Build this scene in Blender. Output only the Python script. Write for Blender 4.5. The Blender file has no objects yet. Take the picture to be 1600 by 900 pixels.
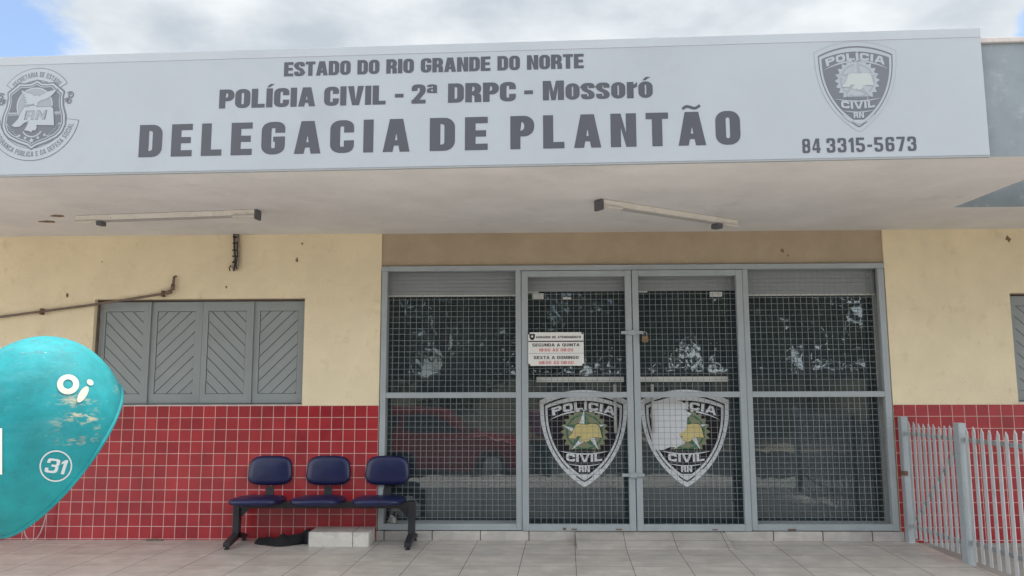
import bpy, bmesh, math, random
from mathutils import Vector, Matrix
from mathutils.geometry import tessellate_polygon
R = math.radians
random.seed(7)
S = bpy.context.scene
COL = S.collection

# ------------------------------------------------------------------ camera
cam = bpy.data.objects.new('camera', bpy.data.cameras.new('camera'))
COL.objects.link(cam)
cr = Vector((0.99966867, 0.02555174, -0.00310627))
cu = Vector((0.00622177, -0.12277028, 0.99241561))
cf = Vector((-0.02497659, 0.99210613, 0.12288858))
CAM = Vector((0.939, -7.389, 1.458))
m = Matrix((cr, cu, -cf)).transposed().to_4x4()
m.translation = CAM
cam.matrix_world = m
cam.data.sensor_width = 36
cam.data.lens = 1198.8 / 1600 * 36
cam.data.clip_start = 0.05
cam.data.clip_end = 3000
S.camera = cam

# ------------------------------------------------------------------ world, sun, exposure
SUN_EL, SUN_AZ = R(75), R(20)            # behind the building, a little to the right
w = bpy.data.worlds.new('World'); S.world = w; w.use_nodes = True
nt = w.node_tree; N = nt.nodes; L = nt.links
N.clear()
out = N.new('ShaderNodeOutputWorld'); bg = N.new('ShaderNodeBackground')
bg.inputs['Strength'].default_value = 0.1
sky = N.new('ShaderNodeTexSky'); sky.sky_type = 'NISHITA'; sky.sun_disc = False
sky.sun_elevation = SUN_EL; sky.sun_rotation = SUN_AZ
tc = N.new('ShaderNodeTexCoord')
def wnode(t, **k):
    n = N.new(t)
    for a, b in k.items(): setattr(n, a, b)
    return n
def wmath(op, a, b=None, clamp=False):
    n = wnode('ShaderNodeMath', operation=op, use_clamp=clamp)
    for i, v in enumerate((a, b)):
        if v is None: continue
        if isinstance(v, (int, float)): n.inputs[i].default_value = v
        else: L.new(v, n.inputs[i])
    return n.outputs[0]
def wnoise(scale, detail, rough=0.55):
    n = wnode('ShaderNodeTexNoise')
    n.inputs['Scale'].default_value = scale; n.inputs['Detail'].default_value = detail
    n.inputs['Roughness'].default_value = rough
    mp = wnode('ShaderNodeMapping'); mp.inputs['Scale'].default_value = (1, 1, 2.2)
    mp.inputs['Location'].default_value = (3.1, 1.7, 0.4)
    L.new(tc.outputs['Generated'], mp.inputs[0]); L.new(mp.outputs[0], n.inputs['Vector'])
    return n.outputs['Fac']
def hole(d, r0, r1):
    vm = wnode('ShaderNodeVectorMath', operation='DISTANCE')
    L.new(tc.outputs['Generated'], vm.inputs[0]); vm.inputs[1].default_value = d
    mr = wnode('ShaderNodeMapRange'); mr.interpolation_type = 'SMOOTHSTEP'
    L.new(vm.outputs['Value'], mr.inputs[0])
    for i, v in zip((1, 2, 3, 4), (r0, r1, 1, 0)): mr.inputs[i].default_value = v
    return mr.outputs[0]
nA = wnoise(5.5, 8, 0.5)
nB = wnoise(2.6, 6)
h1 = hole((-0.555, 0.748, 0.352), 0.0, 0.17)
h2 = hole((0.535, 0.765, 0.362), 0.01, 0.06)
h3 = hole((0.0, -0.93, 0.36), 0.15, 0.55)
hs = wmath('MAXIMUM', h1, wmath('MAXIMUM', h2, h3))
nC = wnoise(8.0, 10, 0.6)
clear = wmath('SUBTRACT', wmath('MULTIPLY', hs, 1.0), wmath('MULTIPLY', nC, 1.15))
mr = wnode('ShaderNodeMapRange'); mr.interpolation_type = 'SMOOTHSTEP'
L.new(clear, mr.inputs[0])
for i, v in zip((1, 2, 3, 4), (-0.16, 0.20, 1, 0)): mr.inputs[i].default_value = v
cover = mr.outputs[0]
cr_ = wnode('ShaderNodeValToRGB')
cr_.color_ramp.elements[0].position = 0.38; cr_.color_ramp.elements[0].color = (5.0, 5.6, 6.2, 1)
cr_.color_ramp.elements[1].position = 0.60; cr_.color_ramp.elements[1].color = (9.6, 9.85, 9.9, 1)
L.new(wmath('ADD', wmath('MULTIPLY', nB, 0.6), wmath('MULTIPLY', nA, 0.4)), cr_.inputs[0])
skm = wnode('ShaderNodeMix', data_type='RGBA', blend_type='MULTIPLY'); skm.inputs[0].default_value = 1
L.new(sky.outputs[0], skm.inputs[6]); skm.inputs[7].default_value = (1.25, 1.25, 1.25, 1)
mix = wnode('ShaderNodeMix', data_type='RGBA')
# the clouds opposite the sun are lit full in the face and so are the brighter ones
sepd = wnode('ShaderNodeSeparateXYZ'); L.new(tc.outputs['Generated'], sepd.inputs[0])
gr_ = wnode('ShaderNodeMapRange'); gr_.interpolation_type = 'SMOOTHSTEP'; L.new(sepd.outputs[1], gr_.inputs[0])
for i, v in zip((1, 2, 3, 4), (-0.6, 0.6, 1.95, 0.69)): gr_.inputs[i].default_value = v
cm = wnode('ShaderNodeVectorMath', operation='SCALE'); L.new(cr_.outputs[0], cm.inputs[0]); L.new(gr_.outputs[0], cm.inputs[3])
L.new(cover, mix.inputs[0]); L.new(skm.outputs[2], mix.inputs[6]); L.new(cm.outputs[0], mix.inputs[7])
L.new(mix.outputs[2], bg.inputs['Color']); L.new(bg.outputs[0], out.inputs[0])

sd = bpy.data.lights.new('sun', 'SUN'); sd.energy = 4.0; sd.angle = R(5); sd.color = (1, 0.96, 0.9)
so = bpy.data.objects.new('sun', sd); COL.objects.link(so)
so.rotation_euler = Vector((-math.sin(SUN_AZ) * math.cos(SUN_EL), -math.cos(SUN_AZ) * math.cos(SUN_EL), -math.sin(SUN_EL))).to_track_quat('-Z', 'Y').to_euler()
vs = S.view_settings
vs.view_transform = 'Standard'; vs.look = 'None'; vs.gamma = 1; vs.use_curve_mapping = False
vs.exposure = 0.7

# ------------------------------------------------------------------ mesh helpers
class MB:
    def __init__(s): s.v = []; s.f = []; s.m = []; s.smooth = []
    def face(s, pts, mi=0, sm=False):
        b = len(s.v); s.v += [tuple(p) for p in pts]; s.f.append(list(range(b, b + len(pts)))); s.m.append(mi); s.smooth.append(sm)
    def box(s, x0, x1, y0, y1, z0, z1, mi=0):
        s.prism([(x0, y0), (x1, y0), (x1, y1), (x0, y1)], z0, z1, mi)
    def prism(s, pl, z0, z1, mi=0):
        a = sum(p[0] * q[1] - q[0] * p[1] for p, q in zip(pl, pl[1:] + pl[:1]))
        if a < 0: pl = pl[::-1]
        b = len(s.v); n = len(pl)
        s.v += [(x, y, z0) for x, y in pl] + [(x, y, z1) for x, y in pl]
        fs = [list(range(b + n - 1, b - 1, -1)), list(range(b + n, b + 2 * n))]
        fs += [[b + i, b + (i + 1) % n, b + n + (i + 1) % n, b + n + i] for i in range(n)]
        s.f += fs; s.m += [mi] * len(fs); s.smooth += [False] * len(fs)
    def bar(s, a, b, wx, wz, up=Vector((0, 0, 1)), mi=0):
        a = Vector(a); b = Vector(b); d = (b - a).normalized()
        x = d.cross(up)
        x = x.normalized() if x.length > 1e-6 else Vector((1, 0, 0))
        z = x.cross(d).normalized()
        base = len(s.v)
        for p in (a, b):
            for i, j in ((-1, -1), (1, -1), (1, 1), (-1, 1)):
                s.v.append(tuple(p + x * i * wx / 2 + z * j * wz / 2))
        for f in ([0, 1, 2, 3], [7, 6, 5, 4], [0, 4, 5, 1], [1, 5, 6, 2], [2, 6, 7, 3], [3, 7, 4, 0]):
            s.f.append([base + k for k in f]); s.m.append(mi); s.smooth.append(False)
    def tube(s, pts, r, n=10, mi=0, closed=False, cap=True):
        pts = [Vector(p) for p in pts]; k = len(pts); rings = []
        prev = None
        rr = r if isinstance(r, (list, tuple)) else [r] * k
        for i, p in enumerate(pts):
            if closed: d = pts[(i + 1) % k] - pts[i - 1]
            else: d = pts[min(i + 1, k - 1)] - pts[max(i - 1, 0)]
            d.normalize()
            if prev is None:
                x = d.cross(Vector((0, 0, 1)))
                if x.length < 0.05: x = d.cross(Vector((0, 1, 0)))
            else: x = prev - d * prev.dot(d)
            x.normalize(); prev = x; y = d.cross(x)
            rings.append([p + (x * math.cos(t) + y * math.sin(t)) * rr[i] for t in (2 * math.pi * j / n for j in range(n))])
        b = len(s.v)
        for rg in rings: s.v += [tuple(q) for q in rg]
        for i in range(k if closed else k - 1):
            i2 = (i + 1) % k
            for j in range(n):
                s.f.append([b + i * n + j, b + i * n + (j + 1) % n, b + i2 * n + (j + 1) % n, b + i2 * n + j]); s.m.append(mi); s.smooth.append(True)
        if cap and not closed:
            s.f.append([b + j for j in range(n)][::-1]); s.m.append(mi); s.smooth.append(False)
            s.f.append([b + (k - 1) * n + j for j in range(n)]); s.m.append(mi); s.smooth.append(False)
    def poly(s, contours, fn, mi=0):
        """flat polygon with holes; contours of (x, y); fn maps (x, y) to a point"""
        fl = [c for cc in contours for c in cc]
        tris = tessellate_polygon([[Vector((x, y, 0)) for x, y in c] for c in contours])
        b = len(s.v); s.v += [tuple(fn(x, y)) for x, y in fl]
        for t in tris:
            a = (fl[t[1]][0] - fl[t[0]][0]) * (fl[t[2]][1] - fl[t[0]][1]) - (fl[t[2]][0] - fl[t[0]][0]) * (fl[t[1]][1] - fl[t[0]][1])
            if abs(a) < 1e-14: continue
            t = list(t) if a > 0 else [t[0], t[2], t[1]]
            s.f.append([b + i for i in t]); s.m.append(mi); s.smooth.append(False)
    def build(s, name, mats, parent=None, bevel=0, loc=None, weld=False):
        me = bpy.data.meshes.new(name); me.from_pydata(s.v, [], s.f)
        mats = mats if isinstance(mats, (list, tuple)) else [mats]
        for q in mats: me.materials.append(q)
        me.polygons.foreach_set('material_index', s.m); me.polygons.foreach_set('use_smooth', s.smooth)
        if weld:
            bm = bmesh.new(); bm.from_mesh(me); bmesh.ops.remove_doubles(bm, verts=bm.verts, dist=1e-5); bm.to_mesh(me); bm.free()
        me.update()
        o = bpy.data.objects.new(name, me); COL.objects.link(o)
        if parent: o.parent = parent
        if loc: o.location = loc
        if bevel:
            b = o.modifiers.new('bevel', 'BEVEL'); b.width = bevel; b.segments = 2; b.limit_method = 'ANGLE'; b.angle_limit = R(40)
        return o

def tag(o, label=None, cat=None, group=None, kind=None):
    if label: o['label'] = label
    if cat: o['category'] = cat
    if group: o['group'] = group
    if kind: o['kind'] = kind
    return o
def empty(name, loc, label, cat, group=None, rz=0):
    o = bpy.data.objects.new(name, None); COL.objects.link(o); o.empty_display_size = .1
    o.location = loc; o.rotation_euler = (0, 0, rz)
    return tag(o, label, cat, group)
def rounded_box(x0, x1, y0, y1, z0, z1, r, axis='z', seg=5):
    """box with rounded outline corners in the plane across axis"""
    b = MB()
    def rr(a0, a1, b0, b1):
        p = []
        for cx, cy, t0 in ((a1 - r, b1 - r, 0), (a0 + r, b1 - r, 90), (a0 + r, b0 + r, 180), (a1 - r, b0 + r, 270)):
            for k in range(seg + 1):
                t = R(t0 + 90 * k / seg); p.append((cx + r * math.cos(t), cy + r * math.sin(t)))
        return p
    if axis == 'z': b.prism(rr(x0, x1, y0, y1), z0, z1)
    elif axis == 'y':
        b.prism(rr(x0, x1, z0, z1), y0, y1); b.v = [(x, z, y) for x, y, z in b.v]; b.f = [f[::-1] for f in b.f]
    return b

# ------------------------------------------------------------------ materials
def mat(name, col, rough=.6, metal=0, var=0.0, vscale=6, bump=0, bscale=60, stain=None, sscale=1.5, samt=.5, spec=.5, vcol=None, detail=6):
    m = bpy.data.materials.new(name); m.use_nodes = True
    nt = m.node_tree; n = nt.nodes; l = nt.links
    p = n['Principled BSDF']
    p.inputs['Roughness'].default_value = rough; p.inputs['Metallic'].default_value = metal
    p.inputs['Specular IOR Level'].default_value = spec
    c = (*col, 1); p.inputs['Base Color'].default_value = c
    tc = n.new('ShaderNodeTexCoord'); src = tc.outputs['Object']
    sock = None
    if var or vcol:
        no = n.new('ShaderNodeTexNoise'); no.inputs['Scale'].default_value = vscale; no.inputs['Detail'].default_value = detail; no.inputs['Roughness'].default_value = .65
        l.new(src, no.inputs['Vector'])
        rp = n.new('ShaderNodeValToRGB')
        rp.color_ramp.elements[0].position = .3; rp.color_ramp.elements[1].position = .7
        lo = vcol if vcol else tuple(x * (1 - var) for x in col)
        hi = col if vcol else tuple(min(1, x * (1 + var)) for x in col)
        rp.color_ramp.elements[0].color = (*lo, 1); rp.color_ramp.elements[1].color = (*hi, 1)
        l.new(no.outputs['Fac'], rp.inputs[0]); sock = rp.outputs[0]
        mr = n.new('ShaderNodeMapRange'); mr.inputs[3].default_value = max(0, rough - .08); mr.inputs[4].default_value = min(1, rough + .1)
        l.new(no.outputs['Fac'], mr.inputs[0]); l.new(mr.outputs[0], p.inputs['Roughness'])
    if stain:
        no = n.new('ShaderNodeTexNoise'); no.inputs['Scale'].default_value = sscale; no.inputs['Detail'].default_value = 10; no.inputs['Roughness'].default_value = .7
        l.new(src, no.inputs['Vector'])
        mr = n.new('ShaderNodeMapRange'); mr.inputs[1].default_value = .56; mr.inputs[2].default_value = .74; mr.inputs[4].default_value = samt
        l.new(no.outputs['Fac'], mr.inputs[0])
        mx = n.new('ShaderNodeMix'); mx.data_type = 'RGBA'
        l.new(mr.outputs[0], mx.inputs[0]); mx.inputs[7].default_value = (*stain, 1)
        if sock: l.new(sock, mx.inputs[6])
        else: mx.inputs[6].default_value = c
        sock = mx.outputs[2]
    if sock: l.new(sock, p.inputs['Base Color'])
    if bump:
        nb = n.new('ShaderNodeTexNoise'); nb.inputs['Scale'].default_value = bscale; nb.inputs['Detail'].default_value = 5
        l.new(src, nb.inputs['Vector'])
        bp = n.new('ShaderNodeBump'); bp.inputs['Strength'].default_value = bump; bp.inputs['Distance'].default_value = .01
        l.new(nb.outputs['Fac'], bp.inputs['Height']); l.new(bp.outputs[0], p.inputs['Normal'])
    return m

def tile_mat(name, col_a, col_b, grout, w_, h_, mortar, axes='xz', org=(0, 0), rough=.25, skew=0, streak=None, grough=.8):
    m = bpy.data.materials.new(name); m.use_nodes = True
    nt = m.node_tree; n = nt.nodes; l = nt.links; p = n['Principled BSDF']
    tc = n.new('ShaderNodeTexCoord'); sp = n.new('ShaderNodeSeparateXYZ'); l.new(tc.outputs['Object'], sp.inputs[0])
    def ma(op, a, b):
        q = n.new('ShaderNodeMath'); q.operation = op
        for i, v in enumerate((a, b)):
            if isinstance(v, (int, float)): q.inputs[i].default_value = v
            else: l.new(v, q.inputs[i])
        return q.outputs[0]
    ax = {'x': sp.outputs[0], 'y': sp.outputs[1], 'z': sp.outputs[2]}
    a, b = ax[axes[0]], ax[axes[1]]
    if skew: a = ma('ADD', a, ma('MULTIPLY', b, skew))
    cb = n.new('ShaderNodeCombineXYZ'); l.new(ma('ADD', a, -org[0] + 100 * w_), cb.inputs[0]); l.new(ma('ADD', b, -org[1] + 100 * h_), cb.inputs[1])
    br = n.new('ShaderNodeTexBrick'); br.offset = 0; br.squash = 1
    l.new(cb.outputs[0], br.inputs['Vector'])
    br.inputs['Scale'].default_value = 1; br.inputs['Brick Width'].default_value = w_; br.inputs['Row Height'].default_value = h_
    br.inputs['Mortar Size'].default_value = mortar; br.inputs['Mortar Smooth'].default_value = .2
    br.inputs['Color1'].default_value = (*col_a, 1); br.inputs['Color2'].default_value = (*col_b, 1); br.inputs['Mortar'].default_value = (*grout, 1)
    no = n.new('ShaderNodeTexNoise'); no.inputs['Scale'].default_value = 3.5; no.inputs['Detail'].default_value = 8; no.inputs['Roughness'].default_value = .7
    l.new(tc.outputs['Object'], no.inputs['Vector'])
    mr = n.new('ShaderNodeMapRange'); mr.inputs[1].default_value = .3; mr.inputs[2].default_value = .7; mr.inputs[3].default_value = .78; mr.inputs[4].default_value = 1.12
    l.new(no.outputs['Fac'], mr.inputs[0])
    mx = n.new('ShaderNodeMix'); mx.data_type = 'RGBA'; mx.blend_type = 'MULTIPLY'; mx.inputs[0].default_value = 1
    l.new(br.outputs['Color'], mx.inputs[6]); l.new(mr.outputs[0], mx.inputs[7]); sock = mx.outputs[2]
    if streak:
        mp = n.new('ShaderNodeMapping'); mp.inputs['Scale'].default_value = streak
        l.new(tc.outputs['Object'], mp.inputs[0])
        n2 = n.new('ShaderNodeTexVoronoi'); n2.distance = 'CHEBYCHEV'; n2.inputs['Scale'].default_value = 1
        l.new(mp.outputs[0], n2.inputs['Vector'])
        m2 = n.new('ShaderNodeMapRange'); m2.inputs[3].default_value = .9; m2.inputs[4].default_value = 1.07
        s2 = n.new('ShaderNodeSeparateXYZ'); l.new(n2.outputs['Color'], s2.inputs[0]); l.new(s2.outputs[0], m2.inputs[0])
        x2 = n.new('ShaderNodeMix'); x2.data_type = 'RGBA'; x2.blend_type = 'MULTIPLY'; x2.inputs[0].default_value = 1
        l.new(sock, x2.inputs[6]); l.new(m2.outputs[0], x2.inputs[7]); sock = x2.outputs[2]
    l.new(sock, p.inputs['Base Color'])
    r2 = n.new('ShaderNodeMapRange'); r2.inputs[3].default_value = rough; r2.inputs[4].default_value = grough
    l.new(br.outputs['Fac'], r2.inputs[0]); l.new(r2.outputs[0], p.inputs['Roughness'])
    bp = n.new('ShaderNodeBump'); bp.inputs['Strength'].default_value = .5; bp.inputs['Distance'].default_value = .003; bp.invert = True
    l.new(br.outputs['Fac'], bp.inputs['Height']); l.new(bp.outputs[0], p.inputs['Normal'])
    return m

M = {}
M['cream'] = mat('cream_stucco', (.82, .705, .49), .85, var=.07, vscale=2.2, bump=.6, bscale=55, stain=(.42, .31, .18), sscale=4.5, samt=.38)
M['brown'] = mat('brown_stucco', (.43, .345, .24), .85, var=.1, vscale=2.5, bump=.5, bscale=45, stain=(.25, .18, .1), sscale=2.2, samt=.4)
M['soffit'] = mat('soffit_paint', (.68, .67, .66), .9, var=.09, vscale=1.6, bump=.25, bscale=25, stain=(.50, .46, .42), sscale=2.6, samt=.45)
M['concrete'] = mat('painted_concrete', (.23, .265, .285), .8, var=.16, vscale=2.5, bump=.2, bscale=40, stain=(.55, .57, .58), sscale=7, samt=.35)
M['cap'] = mat('cap_plaster', (.55, .5, .48), .9, var=.2, vscale=9)
M['tile'] = tile_mat('red_tile', (.42, .035, .043), (.31, .024, .033), (.64, .45, .41), .1125, .1125, .0030, 'xz', (-.524, 1.249), .22)
M['floor'] = tile_mat('floor_tile', (.53, .485, .44), (.49, .45, .41), (.19, .165, .15), .45, .41, .0035, 'xy', (-.02, -.19), .4, skew=-.045, streak=(6, 11, 1))
M['kerbt'] = tile_mat('kerb_tile', (.56, .53, .49), (.50, .47, .44), (.12, .11, .10), .452, 1.0, .006, 'xz', (0, -.5), .45, streak=(7, 7, 14))
M['stept'] = tile_mat('step_tile', (.62, .59, .54), (.58, .55, .50), (.16, .14, .12), .40, 1.0, .004, 'xz', (-.68, -.5), .45, streak=(9, 9, 14))
M['steel'] = mat('grey_steel_paint', (.355, .392, .41), .45, var=.07, vscale=3, bump=.05, bscale=90, stain=(.22, .21, .20), sscale=9, samt=.35)
M['mesh'] = mat('wire_mesh_paint', (.245, .275, .285), .5, var=.08, vscale=4)
M['rust'] = mat('rusty_steel', (.16, .09, .06), .8, var=.3, vscale=30)
M['dark'] = mat('dark_gap', (.02, .02, .022), .8)
M['shutter'] = mat('shutter_paint', (.28, .307, .307), .55, var=.06, vscale=3.5, bump=.08, bscale=60)
M['groove'] = mat('shutter_groove', (.05, .055, .06), .8)
M['vinyl'] = mat('sign_vinyl', (.39, .42, .455), .42, var=.04, vscale=1.2, bump=.25, bscale=2.2, spec=.4, stain=(.31, .325, .345), sscale=1.4, samt=.35)
M['hem'] = mat('sign_hem', (.42, .45, .48), .42, var=.05, vscale=1.5, bump=.1, bscale=4)
M['ink'] = mat('sign_ink', (.072, .075, .090), .5, var=.05, vscale=2)
M['ink2'] = mat('sign_ink_faded', (.135, .143, .168), .5, var=.05, vscale=2)
M['ink3'] = mat('sign_ink_pale', (.29, .31, .345), .5)
M['ink4'] = mat('sign_ink_light', (.35, .375, .41), .5)
M['inkmap'] = mat('sign_map_pale', (.42, .445, .44), .5)
M['roller'] = mat('roller_slat', (.30, .32, .33), .5, var=.05, vscale=5)
M['alu'] = mat('pale_aluminium', (.62, .62, .58), .4, metal=0, var=.1, vscale=12)
M['white'] = mat('white_plate', (.78, .77, .74), .45, var=.03, vscale=5)
M['black'] = mat('black_print', (.02, .02, .022), .5)
M['red'] = mat('red_print', (.62, .10, .09), .5, var=.2, vscale=30)
M['stk_black'] = mat('sticker_black', (.016, .012, .015), .5, spec=.2)
M['stk_white'] = mat('sticker_white', (.74, .76, .78), .45, var=.06, vscale=20)
M['stk_green'] = mat('sticker_green', (.05, .16, .09), .4)
M['stk_khaki'] = mat('sticker_khaki', (.25, .26, .14), .4)
M['stk_yellow'] = mat('sticker_yellow', (.70, .58, .24), .4, var=.05, vscale=10)
M['leather'] = mat('navy_vinyl', (.008, .0115, .062), .34, var=.2, vscale=14, bump=.12, bscale=11)
M['benchm'] = mat('black_bench_steel', (.022, .023, .027), .45, var=.2, vscale=8)
M['cloth'] = mat('black_cloth', (.008, .008, .010), .95, var=.3, vscale=20, bump=.5, bscale=40)
M['fencep'] = mat('fence_pale_paint', (.47, .475, .49), .6, var=.09, vscale=6, stain=(.30, .29, .28), sscale=7, samt=.4)
M['fencer'] = mat('fence_rail_paint', (.22, .23, .235), .7, var=.2, vscale=9)
M['cablep'] = mat('dusty_cable', (.42, .33, .30), .7, var=.15, vscale=20)
M['pipe'] = mat('brown_pipe', (.17, .125, .10), .6, var=.25, vscale=14)
M['casing'] = mat('old_casing', (.30, .26, .22), .8, var=.5, vscale=26)
M['wire'] = mat('black_wire', (.015, .015, .015), .6)
M['fixt'] = mat('fixture_paint', (.66, .63, .58), .5, var=.08, vscale=9, stain=(.3, .24, .18), sscale=10, samt=.4)
M['fixt_in'] = mat('fixture_tray', (.40, .39, .38), .5, var=.1, vscale=8)
M['holder'] = mat('lamp_holder', (.10, .103, .115), .6)
M['hole'] = mat('broken_plaster', (.22, .15, .09), .95, var=.4, vscale=30)
M['plastic'] = mat('bag_plastic', (.62, .62, .60), .4, var=.1, vscale=30)
M['interior'] = mat('interior_wall', (.30, .32, .29), .9, var=.1, vscale=2)
M['ifloor'] = mat('interior_floor', (.20, .19, .18), .4, var=.1, vscale=3)
M['cabinet'] = mat('navy_cabinet', (.012, .018, .05), .4, var=.1, vscale=5)
M['counter'] = mat('counter_wood', (.16, .12, .08), .5, var=.2, vscale=6)
M['asphalt'] = mat('asphalt', (.06, .06, .06), .9, var=.2, vscale=1.5)
M['earth'] = mat('sandy_ground', (.34, .29, .23), .95, var=.15, vscale=.6)
M['pave'] = mat('paving', (.30, .285, .26), .9, var=.15, vscale=2)
M['bark'] = mat('bark', (.11, .085, .06), .95, var=.3, vscale=8)
M['leaf'] = mat('leaf', (.055, .085, .035), .7, var=.5, vscale=1.3)
M['carred'] = mat('car_red_paint', (.24, .012, .02), .3, var=.05, vscale=3)
M['carglass'] = mat('car_glass', (.02, .025, .03), .1)
M['tyre'] = mat('tyre', (.02, .02, .02), .8)
M['rim'] = mat('wheel_rim', (.4, .4, .42), .35, metal=.6)
M['lampg'] = mat('car_lamp', (.6, .55, .5), .2)
M['skin'] = mat('skin', (.30, .17, .11), .6)
M['shirt'] = mat('purple_shirt', (.16, .045, .11), .85, var=.15, vscale=9)
M['trouser'] = mat('teal_trousers', (.02, .05, .06), .85, var=.15, vscale=9)
M['hair'] = mat('dark_hair', (.015, .012, .01), .6)
M['shoe'] = mat('dark_shoes', (.02, .02, .02), .6)
M['bwall'] = mat('far_wall', (.30, .30, .25), .9, var=.15, vscale=.6)
M['broof'] = mat('far_roof', (.25, .12, .08), .9, var=.2, vscale=2)

def glass_mat(name, refl, tint, wob, haze):
    m = bpy.data.materials.new(name); m.use_nodes = True
    n = m.node_tree.nodes; l = m.node_tree.links; n.clear()
    o = n.new('ShaderNodeOutputMaterial'); mx = n.new('ShaderNodeMixShader')
    t = n.new('ShaderNodeBsdfTransparent'); t.inputs[0].default_value = (*tint, 1)
    g = n.new('ShaderNodeBsdfGlossy'); g.inputs['Roughness'].default_value = .015; g.inputs[0].default_value = (.90, .97, 1, 1)
    fr = n.new('ShaderNodeFresnel'); fr.inputs[0].default_value = 1.5
    ad = n.new('ShaderNodeMath'); ad.operation = 'ADD'; ad.use_clamp = True; ad.inputs[1].default_value = refl
    l.new(fr.outputs[0], ad.inputs[0])
    tc = n.new('ShaderNodeTexCoord'); nb = n.new('ShaderNodeTexNoise'); nb.inputs['Scale'].default_value = 3.5; nb.inputs['Detail'].default_value = 2
    l.new(tc.outputs['Object'], nb.inputs['Vector'])
    bp = n.new('ShaderNodeBump'); bp.inputs['Strength'].default_value = wob; bp.inputs['Distance'].default_value = .02
    l.new(nb.outputs['Fac'], bp.inputs['Height']); l.new(bp.outputs[0], g.inputs['Normal'])
    df = n.new('ShaderNodeBsdfDiffuse'); df.inputs[0].default_value = (.34, .43, .48, 1)  # bluish haze put into the glass colour, brightens dark reflections like reflected sky
    dm = n.new('ShaderNodeMixShader'); dm.inputs[0].default_value = haze; l.new(t.outputs[0], dm.inputs[1]); l.new(df.outputs[0], dm.inputs[2])
    l.new(ad.outputs[0], mx.inputs[0]); l.new(dm.outputs[0], mx.inputs[1]); l.new(g.outputs[0], mx.inputs[2]); l.new(mx.outputs[0], o.inputs[0])
    return m
M['glass'] = glass_mat('window_glass', .060, (.40, .45, .45), .05, .10)

# ------------------------------------------------------------------ a condensed bold letter set, drawn as outlines
def rrect(x0, y0, x1, y1, r, seg=6):
    r = max(0, min(r, (x1 - x0) / 2 - 1e-4, (y1 - y0) / 2 - 1e-4))
    p = []
    for cx, cy, t0 in ((x1 - r, y1 - r, 0), (x0 + r, y1 - r, 90), (x0 + r, y0 + r, 180), (x1 - r, y0 + r, 270)):
        for k in range(seg + 1):
            t = R(t0 + 90 * k / seg); p.append((cx + r * math.cos(t), cy + r * math.sin(t)))
    return p
def roundpath(pts, seg=6):
    o = []
    for i, q in enumerate(pts):
        x, y = q[0], q[1]; r = q[2] if len(q) > 2 else 0
        if r and 0 < i < len(pts) - 1:
            a = Vector(pts[i - 1][:2]) - Vector((x, y)); b = Vector(pts[i + 1][:2]) - Vector((x, y))
            r = min(r, a.length * .5, b.length * .5)
            p0 = Vector((x, y)) + a.normalized() * r; p1 = Vector((x, y)) + b.normalized() * r
            for k in range(seg + 1):
                t = k / seg
                v = p0 * (1 - t) ** 2 + Vector((x, y)) * 2 * t * (1 - t) * .8 + Vector((x, y)) * 2 * t * (1 - t) * .2 + p1 * t ** 2
                o.append((v.x, v.y))
        else: o.append((x, y))
    return o
def stroke(pts, tv, th):
    p = roundpath(pts); Lf, Rt = [], []
    for i in range(len(p)):
        a = Vector(p[max(i - 1, 0)]); b = Vector(p[min(i + 1, len(p) - 1)])
        d = (b - a).normalized(); n = Vector((-d.y * tv / 2, d.x * th / 2))
        if 0 < i < len(p) - 1:
            d1 = (Vector(p[i]) - a).normalized(); d2 = (b - Vector(p[i])).normalized()
            c = max(.5, math.sqrt(max(0, (1 + d1.dot(d2)) / 2))); n /= c
        Lf.append((p[i][0] + n.x, p[i][1] + n.y)); Rt.append((p[i][0] - n.x, p[i][1] - n.y))
    return Lf + Rt[::-1]
def rect(x0, y0, x1, y1): return [(x0, y0), (x1, y0), (x1, y1), (x0, y1)]
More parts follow.
